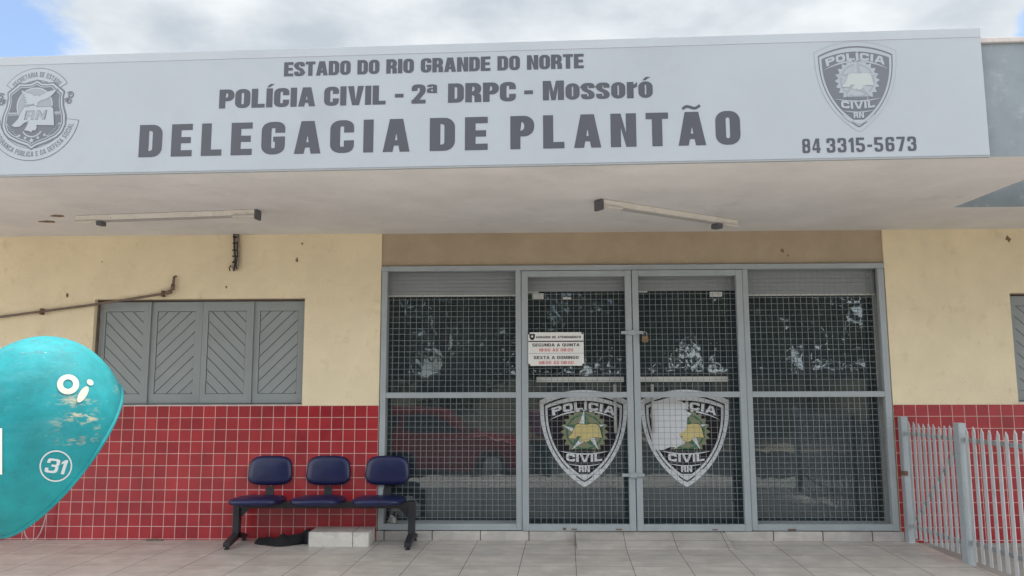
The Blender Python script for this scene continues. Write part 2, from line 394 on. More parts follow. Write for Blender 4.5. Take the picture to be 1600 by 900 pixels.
def glyph(ch, w, tv, th, rad=None):
    """-> (advance, [ [outer, hole...], ... ]) with cap height 1"""
    a, b = tv / 2, th / 2
    ro = rad if rad is not None else w * .42
    ri = max(.02, ro - tv * .75); rc = max(.05, ro - tv * .35)
    P = lambda *c: list(c)
    def bowl(x0, y0, x1, y1):
        return [rrect(x0, y0, x1, y1, ro), rrect(x0 + tv, y0 + th, x1 - tv, y1 - th, ri)]
    acc = None
    base = {'Á': 'A', 'À': 'A', 'Ã': 'A', 'Í': 'I', 'Ú': 'U', 'Ç': 'C', 'ó': 'o'}
    if ch in base:
        adv, g = glyph(base[ch], w, tv, th, rad); c = adv / 2; top = 1.06 if ch != 'ó' else .90
        if ch in 'ÁÍÚó': g = g + [[[(c - tv * .45, top), (c + tv * .0, top), (c + tv * .75, top + .17), (c + tv * .05, top + .17)]]]
        elif ch == 'À': g = g + [[[(c + tv * .45, top), (c - tv * .05, top + .17), (c - tv * .8, top + .17), (c - tv * .0, top)]]]
        elif ch == 'Ã': g = g + [[stroke([(c - w * .36, top + .03), (c - w * .2, top + .12, .08), (c + w * .16, top + .03, .08), (c + w * .36, top + .13)], tv * .25, .085)]]
        elif ch == 'Ç': g = g + [[stroke([(c, -.02), (c, -.10, .03), (c - tv * .3, -.20)], tv * .4, .07)]]
        return adv, g
    if ch == ' ': return w * .48, []
    if ch == 'I': return tv, [[rect(0, 0, tv, 1)]]
    if ch == 'L': return w * .88, [[[(0, 0), (w * .88, 0), (w * .88, th), (tv, th), (tv, 1), (0, 1)]]]
    if ch == 'T': return w * .92, [[[(w * .46 - a, 0), (w * .46 + a, 0), (w * .46 + a, 1 - th), (w * .92, 1 - th), (w * .92, 1), (0, 1), (0, 1 - th), (w * .46 - a, 1 - th)]]]
    if ch in 'EF':
        e = w * .9
        pts = [(0, 0), (e, 0), (e, th), (tv, th)] if ch == 'E' else [(0, 0), (tv, 0)]
        return e, [[pts + [(tv, .5 - b), (e * .93, .5 - b), (e * .93, .5 + b), (tv, .5 + b), (tv, 1 - th), (e, 1 - th), (e, 1), (0, 1)]]]
    if ch == 'H': return w, [[[(0, 0), (tv, 0), (tv, .5 - b), (w - tv, .5 - b), (w - tv, 0), (w, 0), (w, 1), (w - tv, 1), (w - tv, .5 + b), (tv, .5 + b), (tv, 1), (0, 1)]]]
    if ch == 'N': return w * 1.05, [[[(0, 0), (tv, 0), (tv, .58), (w * 1.05 - tv, 0), (w * 1.05, 0), (w * 1.05, 1), (w * 1.05 - tv, 1), (w * 1.05 - tv, .42), (tv, 1), (0, 1)]]]
    if ch == 'M':
        W = w * 1.32; t = tv * .92
        return W, [[[(0, 0), (t, 0), (t, .66), (W / 2 - t * .36, 0), (W / 2 + t * .36, 0), (W - t, .66), (W - t, 0), (W, 0), (W, 1), (W - t * 1.3, 1), (W / 2, .42), (t * 1.3, 1), (0, 1)]]]
    if ch == 'A':
        W = w * 1.12; ap = tv * .66; k = W / 2 - ap; t = tv * .98
        y1 = .19; y2 = y1 + th * .85; ym = min(.86, (W / 2 - t) / k)
        return W, [[[(0, 0), (t, 0), (t + k * y1, y1), (W - t - k * y1, y1), (W - t, 0), (W, 0), (W / 2 + ap, 1), (W / 2 - ap, 1)], [(t + k * y2, y2), (W - t - k * y2, y2), (W / 2 + .01, ym), (W / 2 - .01, ym)]]]
    if ch == 'V':
        W = w * 1.08; t = tv * .98
        return W, [[[(0, 1), (t, 1), (W / 2, .26), (W - t, 1), (W, 1), (W / 2 + tv * .56, 0), (W / 2 - tv * .56, 0)]]]
    if ch == 'X':
        W = w * 1.05; t = tv * 1.05; c = W / 2
        return W, [[[(0, 0), (t, 0), (c, .34), (W - t, 0), (W, 0), (c + t * .48, .5), (W, 1), (W - t, 1), (c, .66), (t, 1), (0, 1), (c - t * .48, .5)]]]
    if ch == 'D':
        r = min(ro, w * .5)
        o = [(0, 0)] + [q for q in rrect(-1, 0, w, 1, r) if q[0] > 0][-7:] + [q for q in rrect(-1, 0, w, 1, r) if q[0] > 0][:7] + [(0, 1)]
        i = [(tv, th)] + [q for q in rrect(-1, th, w - tv, 1 - th, ri) if q[0] > 0][-7:] + [q for q in rrect(-1, th, w - tv, 1 - th, ri) if q[0] > 0][:7] + [(tv, 1 - th)]
        return w, [[o, i]]
    if ch in 'O0': return w, [bowl(0, 0, w, 1)]
    if ch == 'Q': return w, [bowl(0, 0, w, 1), [[(w * .62, .0), (w * .92, -.12), (w * 1.02, -.02), (w * .86, .06)]]]
    if ch == 'o': return w * .88, [[rrect(0, 0, w * .88, .84, ro), rrect(tv * .95, th * .85, w * .88 - tv * .95, .84 - th * .85, ri)]]
    if ch == 'C': return w, [[stroke([(w - a, .62), (w - a, 1 - b, rc), (a, 1 - b, rc), (a, b, rc), (w - a, b, rc), (w - a, .38)], tv, th)]]
    if ch == 'G': return w, [[stroke([(w - a, .66), (w - a, 1 - b, rc), (a, 1 - b, rc), (a, b, rc), (w - a, b, rc), (w - a, .55 - .005)], tv, th)], [rect(w * .5, .55 - th * .85, w - tv, .545)]]
    if ch in 'Ss':
        h = 1 if ch == 'S' else .84; W = w if ch == 'S' else w * .84; t2 = th * (1 if h == 1 else .8); bb = t2 / 2; v = tv * (1 if h == 1 else .9); aa = v / 2
        return W, [[stroke([(W - aa, h * .68), (W - aa, h - bb, rc), (aa, h - bb, rc), (aa, h * .60, rc), (W - aa, h * .40, rc), (W - aa, bb, rc), (aa, bb, rc), (aa, h * .32)], v, t2)]]
    if ch == 'U': return w, [[stroke([(a, 1), (a, b, rc), (w - a, b, rc), (w - a, 1)], tv, th)]]
    if ch in 'PR':
        yb = .38; r = min(ro, .3)
        q = [p for p in rrect(-1, yb, w, 1, r) if p[0] > 0]
        hole_ = [(tv, yb + th * .9)] + [p for p in rrect(-1, yb + th * .9, w - tv, 1 - th * .9, max(.02, r - tv * .6)) if p[0] > 0][-7:] + [p for p in rrect(-1, yb + th * .9, w - tv, 1 - th * .9, max(.02, r - tv * .6)) if p[0] > 0][:7] + [(tv, 1 - th * .9)]
        if ch == 'P': return w * .97, [[[(0, 0), (tv, 0), (tv, yb)] + q[-7:] + q[:7] + [(0, 1)], hole_]]
        return w * 1.02, [[[(0, 0), (tv, 0), (tv, yb - .02), (w - tv * 1.25, yb - .02), (w - tv * 1.02, yb - .08), (w - tv, 0), (w * 1.02, 0), (w, yb - .05), (w * .93, yb + .06)] + q[-5:] + q[:7] + [(0, 1)], hole_]]
    if ch == 'r': return w * .62, [[rect(0, 0, tv, .83)], [[(tv, .50), (w * .64, .58), (w * .64, .85), (tv * 1.45, .80), (tv, .68)]]]
    if ch == 'ª':
        k = .46; ww = w * .72
        def s(c): return [(x, .52 + y * k) for x, y in c]
        return ww, [[s(stroke([(.11, .72), (.11, .90, .15), (ww - .1, .90, .2), (ww - .1, 0)], .2, .2))], [s(stroke([(ww - .2, .55), (.1, .5, .15), (.1, .1, .15), (ww - .2, .12)], .2, .18))]]
    if ch == '-': return w * .55, [[rect(0, .34, w * .55, .34 + th)]]
    if ch == ':': return tv, [[rect(0, .12, tv, .12 + th)], [rect(0, .6, tv, .6 + th)]]
    if ch == '1': return tv * 1.7, [[[(tv * .7, 0), (tv * 1.7, 0), (tv * 1.7, 1), (tv * .95, 1), (0, .84), (0, .66), (tv * .7, .74)]]]
    if ch == '2':
        q = stroke([(a, .66), (a, 1 - b, rc), (w - a, 1 - b, rc), (w - a, .60, .10), (a * .9, th * .4)], tv, th)
        o = []
        for i in range(len(q)):
            p0, p1 = q[i], q[(i + 1) % len(q)]
            if p0[1] >= th: o.append(p0)
            if (p0[1] - th) * (p1[1] - th) < 0:
                t = (th - p0[1]) / (p1[1] - p0[1]); o.append((p0[0] + t * (p1[0] - p0[0]), th))
        return w, [[o], [rect(0, 0, w, th - .001)]]
    if ch == '3': return w, [[roundpath([(0, .67), (0, 1, ro), (w, 1, ro), (w, .56, .1), (w * .9, .515), (w, .47, .1), (w, 0, ro), (0, 0, ro), (0, .33), (tv, .33), (tv, th, ri), (w - tv, th, ri), (w - tv, .515 - b, .06), (w * .42, .515 - b), (w * .42, .515 + b), (w - tv, .515 + b, .06), (w - tv, 1 - th, ri), (tv, 1 - th, ri), (tv, .67)])]]
    if ch == '4': return w * 1.04, [[[(w * .52, 0), (w * .92, 0), (w * .92, .18), (w * 1.04, .18), (w * 1.04, .18 + th), (w * .92, .18 + th), (w * .92, 1), (w * .45, 1), (0, .18 + th), (0, .18), (w * .52, .18)], [(w * .24, .18 + th), (w * .54, .18 + th), (w * .54, .72)]]]
    if ch == '5': return w, [[stroke([(w * .95, 1 - b), (a, 1 - b), (a, .54), (w - a, .54, rc), (w - a, b, rc), (a, b, rc), (a, .28)], tv, th)]]
    if ch == '6': return w, [[roundpath([(0, .5), (0, 1, ro), (w, 1, ro), (w, .69), (w - tv, .69), (w - tv, 1 - th, ri), (tv, 1 - th, ri), (tv, .60), (w, .60, ro), (w, 0, ro), (0, 0, ro), (0, .45)]), rrect(tv, th * .9, w - tv, .60 - th * .9, ri)]]
    if ch == '7': return w * .95, [[[(0, 1 - th), (w * .95 - tv, 1 - th), (w * .16, 0), (w * .16 + tv * 1.08, 0), (w * .95, 1 - th), (w * .95, 1), (0, 1)]]]
    if ch == 'B': return w, [[rrect(0, 0, w, 1, min(ro, .16)), rrect(tv, th * .9, w - tv, .5 - b * .8, ri * .6), rrect(tv, .5 + b * .8, w - tv, 1 - th * .9, ri * .6)]]
    if ch == '8': return w, [[roundpath([(0, .3), (0, .47, .08), (w * .09, .515), (0, .56, .08), (0, 1, ro), (w, 1, ro), (w, .56, .08), (w * .91, .515), (w, .47, .08), (w, 0, ro), (0, 0, ro), (0, .25)]), rrect(tv, th * .9, w - tv, .515 - b, ri), rrect(tv, .515 + b, w - tv, 1 - th * .9, ri)]]
    raise ValueError(ch)
def text_polys(txt, w=.70, tv=.28, th=.2, track=.1, rad=None):
    x = 0; res = []
    for ch in txt:
        adv, g = glyph(ch, w, tv, th, rad)
        for pl in g: res.append([[(px + x, py) for px, py in c] for c in pl])
        x += adv + (track if ch != ' ' else track)
    return x - track, res
def put_text(mb, txt, x0, x1, y0, h, fn, mi=0, bend=None, **k):
    W, ps = text_polys(txt, **k); sx = (x1 - x0) / W
    for pl in ps:
        q = [[(x0 + px * sx, y0 + py * h) for px, py in c] for c in pl]
        if bend: q = [[bend(*p) for p in c] for c in q]
        mb.poly(q, fn, mi)
def circ(cx, cy, r, n=40, ry=None): return [(cx + r * math.cos(2 * math.pi * i / n), cy + (ry or r) * math.sin(2 * math.pi * i / n)) for i in range(n)]
def star(cx, cy, r, r2, n=5, rot=90): return [(cx + (r if i % 2 == 0 else r2) * math.cos(R(rot) + math.pi * i / n), cy + (r if i % 2 == 0 else r2) * math.sin(R(rot) + math.pi * i / n)) for i in range(2 * n)]

# ------------------------------------------------------------------ ground
b = MB()
b.face([(-600, -600, -.62), (600, -600, -.62), (600, 600, -.62), (-600, 600, -.62)])
tag(b.build('ground', M['earth']), kind='structure')
b = MB(); b.box(-80, 80, -15.5, -8.25, -.66, -.60); tag(b.build('road', M['asphalt']), kind='structure')
b = MB(); XE = 4.46
for (y0, z0, y1, z1) in ((.0, 0, -3.6, 0), (-3.6, 0, -8.1, -.40)):
    b.face([(-14, y1, z1), (XE, y1, z1), (XE, y0, z0), (-14, y0, z0)])
b.face([(XE, 0, 0), (XE, -3.6, 0), (XE, -3.6, -.7), (XE, 0, -.7)]); b.face([(XE, -3.6, 0), (XE, -8.1, -.40), (XE, -8.1, -.7), (XE, -3.6, -.7)])
b.face([(-14, -8.1, -.7), (XE, -8.1, -.7), (XE, -8.1, -.4), (-14, -8.1, -.4)])
tag(b.build('forecourt_floor', M['floor']), kind='structure')
b = MB()
b.face([(XE + .002, -8.1, -.44), (14, -8.1, -.44), (14, -3.6, -.045), (XE + .002, -3.6, -.045)]); b.face([(XE + .002, -3.6, -.045), (14, -3.6, -.045), (14, 0, -.045), (XE + .002, 0, -.045)])
b.face([(XE, -8.1, -.7), (14, -8.1, -.7), (14, -8.1, -.44), (XE, -8.1, -.44)])
tag(b.build('side_yard', M['pave']), kind='structure')

# tiled doorstep under the grille, and the ramp up to the doors
b = MB(); b.box(-.522, 1.331, -.012, .22, .0, .086); b.box(2.715, 4.36, -.012, .22, .0, .086); b.box(1.333, 2.713, .0, .22, 0, .085)
tag(b.build('doorstep', M['kerbt'], bevel=.003), kind='structure')
b = MB(); b.prism([(0, .083), (-.36, .004), (-.36, 0), (0, 0)], 1.335, 2.71); b.v = [(z, x - .0005, y) for x, y, z in b.v]
tag(b.build('ramp', M['floor']), kind='structure')

# ------------------------------------------------------------------ the building
SOF = 2.92
bld = empty('police_station_building', (0, 0, 0), 'cream police station building with red tiled base and flat projecting canopy', 'building')
OX0, OX1 = -.524, 4.335
WX0, WX1, WZ0, WZ1 = -3.345, -1.268, 1.256, 2.286
b = MB()
for x0, x1, z0, z1 in ((-11, WX0, -.6, 3.0), (WX0, WX1, -.6, WZ0), (WX0, WX1, WZ1, 3.0), (WX1, OX0, -.6, 3.0)): b.box(x0, x1, 0, .2, z0, z1)
b.build('wall', M['cream'], bld)
RX0, RX1 = 5.50, 7.6
b = MB()
for x0, x1, z0, z1 in ((OX1, RX0, -.6, 3.0), (RX0, RX1, -.6, 1.265), (RX0, RX1, 2.295, 3.0), (RX1, 12, -.6, 3.0)): b.box(x0, x1, 0, .2, z0, z1)
b.build('wall', M['cream'], bld)
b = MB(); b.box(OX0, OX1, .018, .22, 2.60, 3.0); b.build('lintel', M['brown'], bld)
b = MB(); b.box(-11, OX0, -.009, 0, -.1, 1.2485); b.build('tile_dado', M['tile'], bld)
b = MB(); b.box(OX1 + .004, 12, -.009, 0, -.012, 1.243); b.build('tile_dado', M['tile'], bld)
b = MB(); b.box(OX1 + .004, 12, -.007, 0, -.1, -.012); b.build('plinth', M['pave'], bld)
# canopy slab with a triangular opening on the right
def fy(x): return -2.278 - .0355 * (x - 0)       # front edge of the slab
x0, x1 = -8, 10; ZT = 3.70
sl = MB()
# built from pieces that butt end to end, with the visible underside as its own part
A0 = (4.513, -.943)          # left corner of the opening (far edge runs to the right, near edge comes forward and right)
B0 = (5.9, -.943); C0 = (5.9, -1.90); D0 = (4.545, -1.827)
pieces = [
    [(x0, fy(x0)), (4.513, fy(4.513)), (4.513, .9), (x0, .9)],
    [(4.513, -.943), (5.9, -.943), (5.9, .9), (4.513, .9)],
    [(5.9, fy(5.9)), (x1, fy(x1)), (x1, .9), (5.9, .9)],
    [(4.513, fy(4.513)), (5.9, fy(5.9)), (5.9, -1.90), (4.545, -1.827), (4.513, -.943)],
]
for pl in pieces: sl.prism(pl, SOF, ZT)
o = sl.build('canopy_slab', [M['soffit'], M['concrete'], M['cap']], bld)
for p in o.data.polygons:
    if abs(p.normal.z) < .5: p.material_index = 1
    elif p.normal.z > .5: p.material_index = 2
b = MB(); b.prism([(x0, fy(x0) - .02), (x1, fy(x1) - .02), (x1, fy(x1) + .12), (x0, fy(x0) + .12)], ZT, ZT + .035); b.build('parapet_coping', M['cap'], bld, bevel=.006)
b = MB(); b.box(-11, 12, .9, 9.0, SOF + .06, ZT - .1); b.build('roof', M['cap'], bld)
# rooms behind the glass
b = MB(); b.box(-3.2, 7.0, 6.0, 6.15, 0, 3.0); b.box(-3.35, -3.2, .2, 6.15, 0, 3.0); b.box(7.0, 7.15, .2, 6.15, 0, 3.0); b.build('interior_wall', M['interior'], bld)
b = MB(); b.box(-3.2, 7.0, .22, 6.0, .02, .08); b.build('interior_floor', M['ifloor'], bld)
b = MB(); b.box(-3.2, 7.0, .22, 6.0, 2.86, 2.975); b.build('interior_ceiling', M['interior'], bld)
b = MB(); b.box(-11, 12, 8.9, 9.1, -.6, 3.0); b.box(-11.1, -11, 0, 9.1, -.6, 3.0); b.box(12, 12.1, 0, 9.1, -.6, 3.0); b.build('wall', M['cream'], bld)

# shuttered windows: four wooden leaves with diagonal boards
def shutter_window(x0, x1, z0, z1, n, flip):
    fr = MB(); y = .085
    fr.box(x0, x1, y + .03, y + .05, z0, z1)
    win = fr.build('window', M['shutter'], bld)
    b = MB(); b.box(x0, x1, -.004, .084, z0 - .012, z0 + .004); b.build('sill', M['cap'], win)
    b = MB(); b.box(x0 + .001, x0 + .012, .05, y + .03, z0 + .005, z1 - .001); b.box(x0 + .012, x1 - .001, .06, y + .03, z1 - .012, z1 - .001); b.build('jamb', M['pipe'], win)
    lw = (x1 - x0 - .03) / n
    for i in range(n):
        a = x0 + .016 + i * lw; c = a + lw - .012
        lf = MB(); zz0, zz1 = z0 + .014, z1 - .022
        s = .060; tb = .092
        yo = y - (.008 if i % 2 == 0 else 0)
        lf.box(a, a + s, yo, yo + .028, zz0, zz1); lf.box(c - s, c, yo, yo + .028, zz0, zz1)
        lf.box(a + s, c - s, yo, yo + .028, zz0, zz0 + tb); lf.box(a + s, c - s, yo, yo + .028, zz1 - tb, zz1)
        px0, px1, pz0, pz1 = a + s + .004, c - s - .004, zz0 + tb + .004, zz1 - tb - .004
        # dark backing seen in the joints between the diagonal boards
        lf.box(a + s, c - s, yo + .020, yo + .026, zz0 + tb, zz1 - tb, 1)
        up = (i + flip) % 2 == 1
        # diagonal boards clipped to the panel
        dx = 1; dz = .98 if up else -.98
        step = .118; gap = .009
        k = -30
        while k < 40:
            lo = k * step + gap / 2; hi = (k + 1) * step - gap / 2; k += 1
            poly = [(px0, pz0), (px1, pz0), (px1, pz1), (px0, pz1)]
            f_ = lambda p: (p[1] - pz0) - dz * (p[0] - px0)
            for lim, sg in ((lo, 1), (hi, -1)):
                out_ = []
                for j in range(len(poly)):
                    p, q = poly[j], poly[(j + 1) % len(poly)]
                    fp, fq = sg * (f_(p) - lim), sg * (f_(q) - lim)
                    if fp >= 0: out_.append(p)
                    if fp * fq < 0:
                        t = fp / (fp - fq); out_.append((p[0] + t * (q[0] - p[0]), p[1] + t * (q[1] - p[1])))
                poly = out_
                if len(poly) < 3: break
            if len(poly) >= 3:
                bq = MB(); bq.prism(poly, yo + .008, yo + .019)
                base = len(lf.v); lf.v += [(v[0], v[2], v[1]) for v in bq.v]
                lf.f += [[base + t for t in f[::-1]] for f in bq.f]; lf.m += [0] * len(bq.f); lf.smooth += [False] * len(bq.f)
        lf.build('shutter_leaf', [M['shutter'], M['groove']], win)
        if i < n - 1:
            b = MB(); b.box(c - .004, c + .016, yo - .012, yo - .001, zz0, zz1); b.build('cover_strip', M['shutter'], win)
    return win
shutter_window(WX0, WX1, WZ0, WZ1, 4, 0)
shutter_window(RX0, RX1, 1.265, 2.295, 4, 0)

# ------------------------------------------------------------------ the grille in front of the entrance
gr = empty('security_grille', (1.9, 0, .09), 'grey steel security grille of square wire mesh closing the whole entrance', 'grille')
GX = 1.9; GZ = .09
def gb(b, x0, x1, y0, y1, z0, z1): b.box(x0 - GX, x1 - GX, y0, y1, z0 - GZ, z1 - GZ)
def mesh_panel(name, x0, x1, zs, parent):
    b = MB(); nx = max(2, round((x1 - x0) / .0555)); sx = (x1 - x0) / nx; t = .0016
    for z0, z1 in zs:
        nz = max(2, round((z1 - z0) / .0565)); sz = (z1 - z0) / nz
        for i in range(1, nx):
            x = x0 + i * sx + random.uniform(-.004, .004); gb(b, x - t, x + t, .016, .016 + 2 * t, z0, z1)
        for i in range(1, nz):
            z = z0 + i * sz + random.uniform(-.004, .004); gb(b, x0, x1, .0215, .0215 + 2 * t, z - t, z + t)
    return b.build(name, M['mesh'], parent)
F0, F1, FB, FT = -.515, 4.322, .094, 2.592
MID0, MID1 = 1.318, 1.371
b = MB()
gb(b, F0, F0 + .055, -.012, .04, FB, FT - .05)            # left jamb
gb(b, F1 - .06, F1, -.012, .04, FB, FT - .05)
gb(b, F0 - .004, F1 + .004, -.02, .05, FT - .05, FT)      # head
gb(b, .787, .842, -.010, .042, FB, FT - .05)
gb(b, 2.972, 3.026, -.010, .042, FB, FT - .05)
gb(b, F0 + .055, .787, -.012, .04, FB, FB + .058); gb(b, 3.026, F1 - .06, -.012, .04, FB, FB + .058)
gb(b, F0 + .055, .787, -.012, .04, MID0, MID1); gb(b, 3.026, F1 - .06, -.012, .04, MID0, MID1)
b.build('frame', M['steel'], gr, bevel=.004)
mesh_panel('wire_mesh', F0 + .055, .787, [(FB + .058, MID0), (MID1, FT - .05)], gr)
mesh_panel('wire_mesh', 3.026, F1 - .06, [(FB + .058, MID0), (MID1, FT - .05)], gr)
for x in (-.46, .35, 1.15, 1.93, 2.5, 3.1):
    b = MB(); gb(b, x, x + .03, -.026, -.0205, FT - .045, FT - .002); b.build('weld_tab', M['steel'], gr)
DT = FT - .055
def leaf(x0, x1, side):
    b = MB(); t = .06
    gb(b, x0, x0 + t, -.022, .030, FB - .004, DT); gb(b, x1 - t, x1, -.022, .030, FB - .004, DT)
    gb(b, x0 + t, x1 - t, -.022, .030, DT - .058, DT); gb(b, x0 + t, x1 - t, -.022, .030, FB - .004, FB + .056); gb(b, x0 + t, x1 - t, -.021, .029, MID0, MID1)
    d = b.build('door', M['steel'], gr, bevel=.004)
    mesh_panel('wire_mesh', x0 + t, x1 - t, [(FB + .056, MID0), (MID1, DT - .058)], d)
    for x in (x0 + .16, x1 - .24):
        b = MB(); gb(b, x, x + .075, -.030, -.0225, DT - .045, DT - .012); b.build('hinge', M['steel'], d)
    return d
d1 = leaf(.846, 1.903, 0); d2 = leaf(1.911, 2.968, 1)
def bolt(z, x0, x1, parent, rust):
    b = MB(); gb(b, x0, x1, -.042, -.024, z - .014, z + .014); gb(b, x0 + .07, x0 + .10, -.048, -.023, z - .022, z + .022); gb(b, x1 - .11, x1 - .07, -.048, -.023, z - .026, z + .026)
    b.build('latch', M['rust'] if rust else M['steel'], parent, bevel=.003)
bolt(1.933, 1.795, 2.005, d1, False); bolt(.60, 1.78, 1.985, d1, False)
for x, wd, hh in ((1.30, .05, .012), (1.22, .03, .02), (1.71, .06, .012), (2.6, .05, .010), (3.3, .07, .012)):
    b = MB(); gb(b, x, x + wd, -.0236, -.0222 if x < 3 else -.0122, .10, .10 + hh); b.build('rust_patch', M['rust'], gr)
# padlock hanging from the upper latch
pl = empty('padlock', (2.02, -.045, 1.875), 'small brass coloured padlock hanging from the upper latch of the grille', 'padlock')
rounded_box(-.028, .028, -.014, .014, -.035, .025, .008, 'y').build('body', mat('old_brass', (.22, .15, .08), .5, metal=.3, var=.3, vscale=40), pl)
b = MB(); b.tube([(-.018, 0, .024), (-.018, 0, .05), (-.01, 0, .062), (.01, 0, .062), (.018, 0, .05), (.018, 0, .024)], .004, 8); b.build('shackle', M['rim'], pl)

# ------------------------------------------------------------------ glass front and doors behind the grille
YG = .19
def G(x, z, y=YG):
    """a point seen through the grille plane at (x, z), moved back onto the glass at depth y"""
    k = (y - CAM.y) / (0 - CAM.y); return (CAM.x + (x - CAM.x) * k, CAM.z + (z - CAM.z) * k)
gf = empty('glass_entrance', (1.9, YG, .09), 'dark reflecting glass shopfront with two sticker bearing doors behind the mesh', 'glass front')
def gl(b, x0, x1, y0, y1, z0, z1, mi=0): b.box(x0 - GX, x1 - GX, y0 - YG, y1 - YG, z0 - GZ, z1 - GZ, mi)
for xa, xb in ((OX0 + .002, .80), (2.985, OX1 - .05)):
    b = MB(); gl(b, xa, xa + .048, YG - .02, YG + .02, .09, 2.86); gl(b, xb, xb + .048, YG - .02, YG + .02, .09, 2.86); gl(b, xa + .048, xb, YG - .02, YG + .02, .09, .15)
    b.build('frame', M['roller'], gf)
for x0, x1 in ((OX0 + .05, .80), (3.033, OX1 - .05)):
    b = MB(); gl(b, x0, x1, YG - .003, YG + .003, .15, 2.86); b.build('pane', M['glass'], gf)
doors = []
for x0, x1 in ((.85, 1.914), (1.92, 2.983)):
    b = MB(); gl(b, x0, x1, YG - .004, YG + .004, .10, 2.86); doors.append(b.build('glass_door', M['glass'], gf))
    x0g, x1g = (.985, 1.835) if x0 < 1 else (1.985, 2.84)
    b = MB(); gl(b, x0g, x1g, YG - .05, YG - .028, 1.465, 1.515)
    gl(b, x0g + .01, x0g + .05, YG - .028, YG - .004, 1.475, 1.505); gl(b, x1g - .05, x1g - .01, YG - .028, YG - .004, 1.475, 1.505)
    b.build('push_bar', M['alu'], doors[-1], bevel=.004)
    xh = G(1.725, 0)[0] if x0 < 1 else G(2.075, 0)[0]
    b = MB(); b.tube([(xh - GX, -.05, G(0, .99)[1] - GZ), (xh - GX, -.05, G(0, 1.44)[1] - GZ)], .015, 10)
    for z in (1.02, 1.40): b.tube([(xh - GX, -.05, z - GZ), (xh - GX, -.003, z - GZ)], .010, 8)
    b.build('pull_handle', M['alu'], doors[-1])

# ---- the badge: drawn on a 585 x 645 board, several printed layers
def shield(s, n=14, cy=-20, sy=None):
    sy = sy or s
    top = [(-290 + 580 * i / n, 250 + 72 * (1 - (2 * i / n - 1) ** 2)) for i in range(n + 1)]
    side = [(290, 250), (286, 150), (272, 60), (246, -30), (206, -115), (152, -195), (85, -265), (25, -312), (0, -325)]
    def cat(p):
        o = []
        for i in range(len(p) - 1):
            q0 = p[max(i - 1, 0)]; q1 = p[i]; q2 = p[i + 1]; q3 = p[min(i + 2, len(p) - 1)]
            for k in range(4):
                t = k / 4
                o.append(tuple(.5 * (2 * q1[j] + (q2[j] - q0[j]) * t + (2 * q0[j] - 5 * q1[j] + 4 * q2[j] - q3[j]) * t * t + (3 * q1[j] - q0[j] - 3 * q2[j] + q3[j]) * t ** 3) for j in (0, 1)))
        return o + [p[-1]]
    rs = cat(side)
    full = top + rs[1:] + [(-x, y) for x, y in rs[1:-1][::-1]]
    return [(x * s, (y - cy) * sy + cy) for x, y in full]
RNMAP = [(335, 305), (352, 298), (385, 300), (415, 303), (440, 296), (480, 300), (497, 312), (507, 350), (516, 396), (470, 392), (430, 395), (440, 402), (425, 420), (412, 424), (405, 430), (390, 416), (365, 420), (356, 406), (378, 386), (345, 385), (335, 402), (312, 400), (288, 402), (285, 388), (310, 365), (325, 330)]
def cycle_arc(x0, x1, y, sag, t):
    n = 16; up = [(x0 + (x1 - x0) * i / n, y + sag * (1 - (2 * i / n - 1) ** 2) + t / 2 * (1 - abs(2 * i / n - 1) ** 3)) for i in range(n + 1)]
    dn = [(x0 + (x1 - x0) * i / n, y + sag * (1 - (2 * i / n - 1) ** 2) - t / 2 * (1 - abs(2 * i / n - 1) ** 3)) for i in range(n + 1)]
    return up + dn[1:-1][::-1]
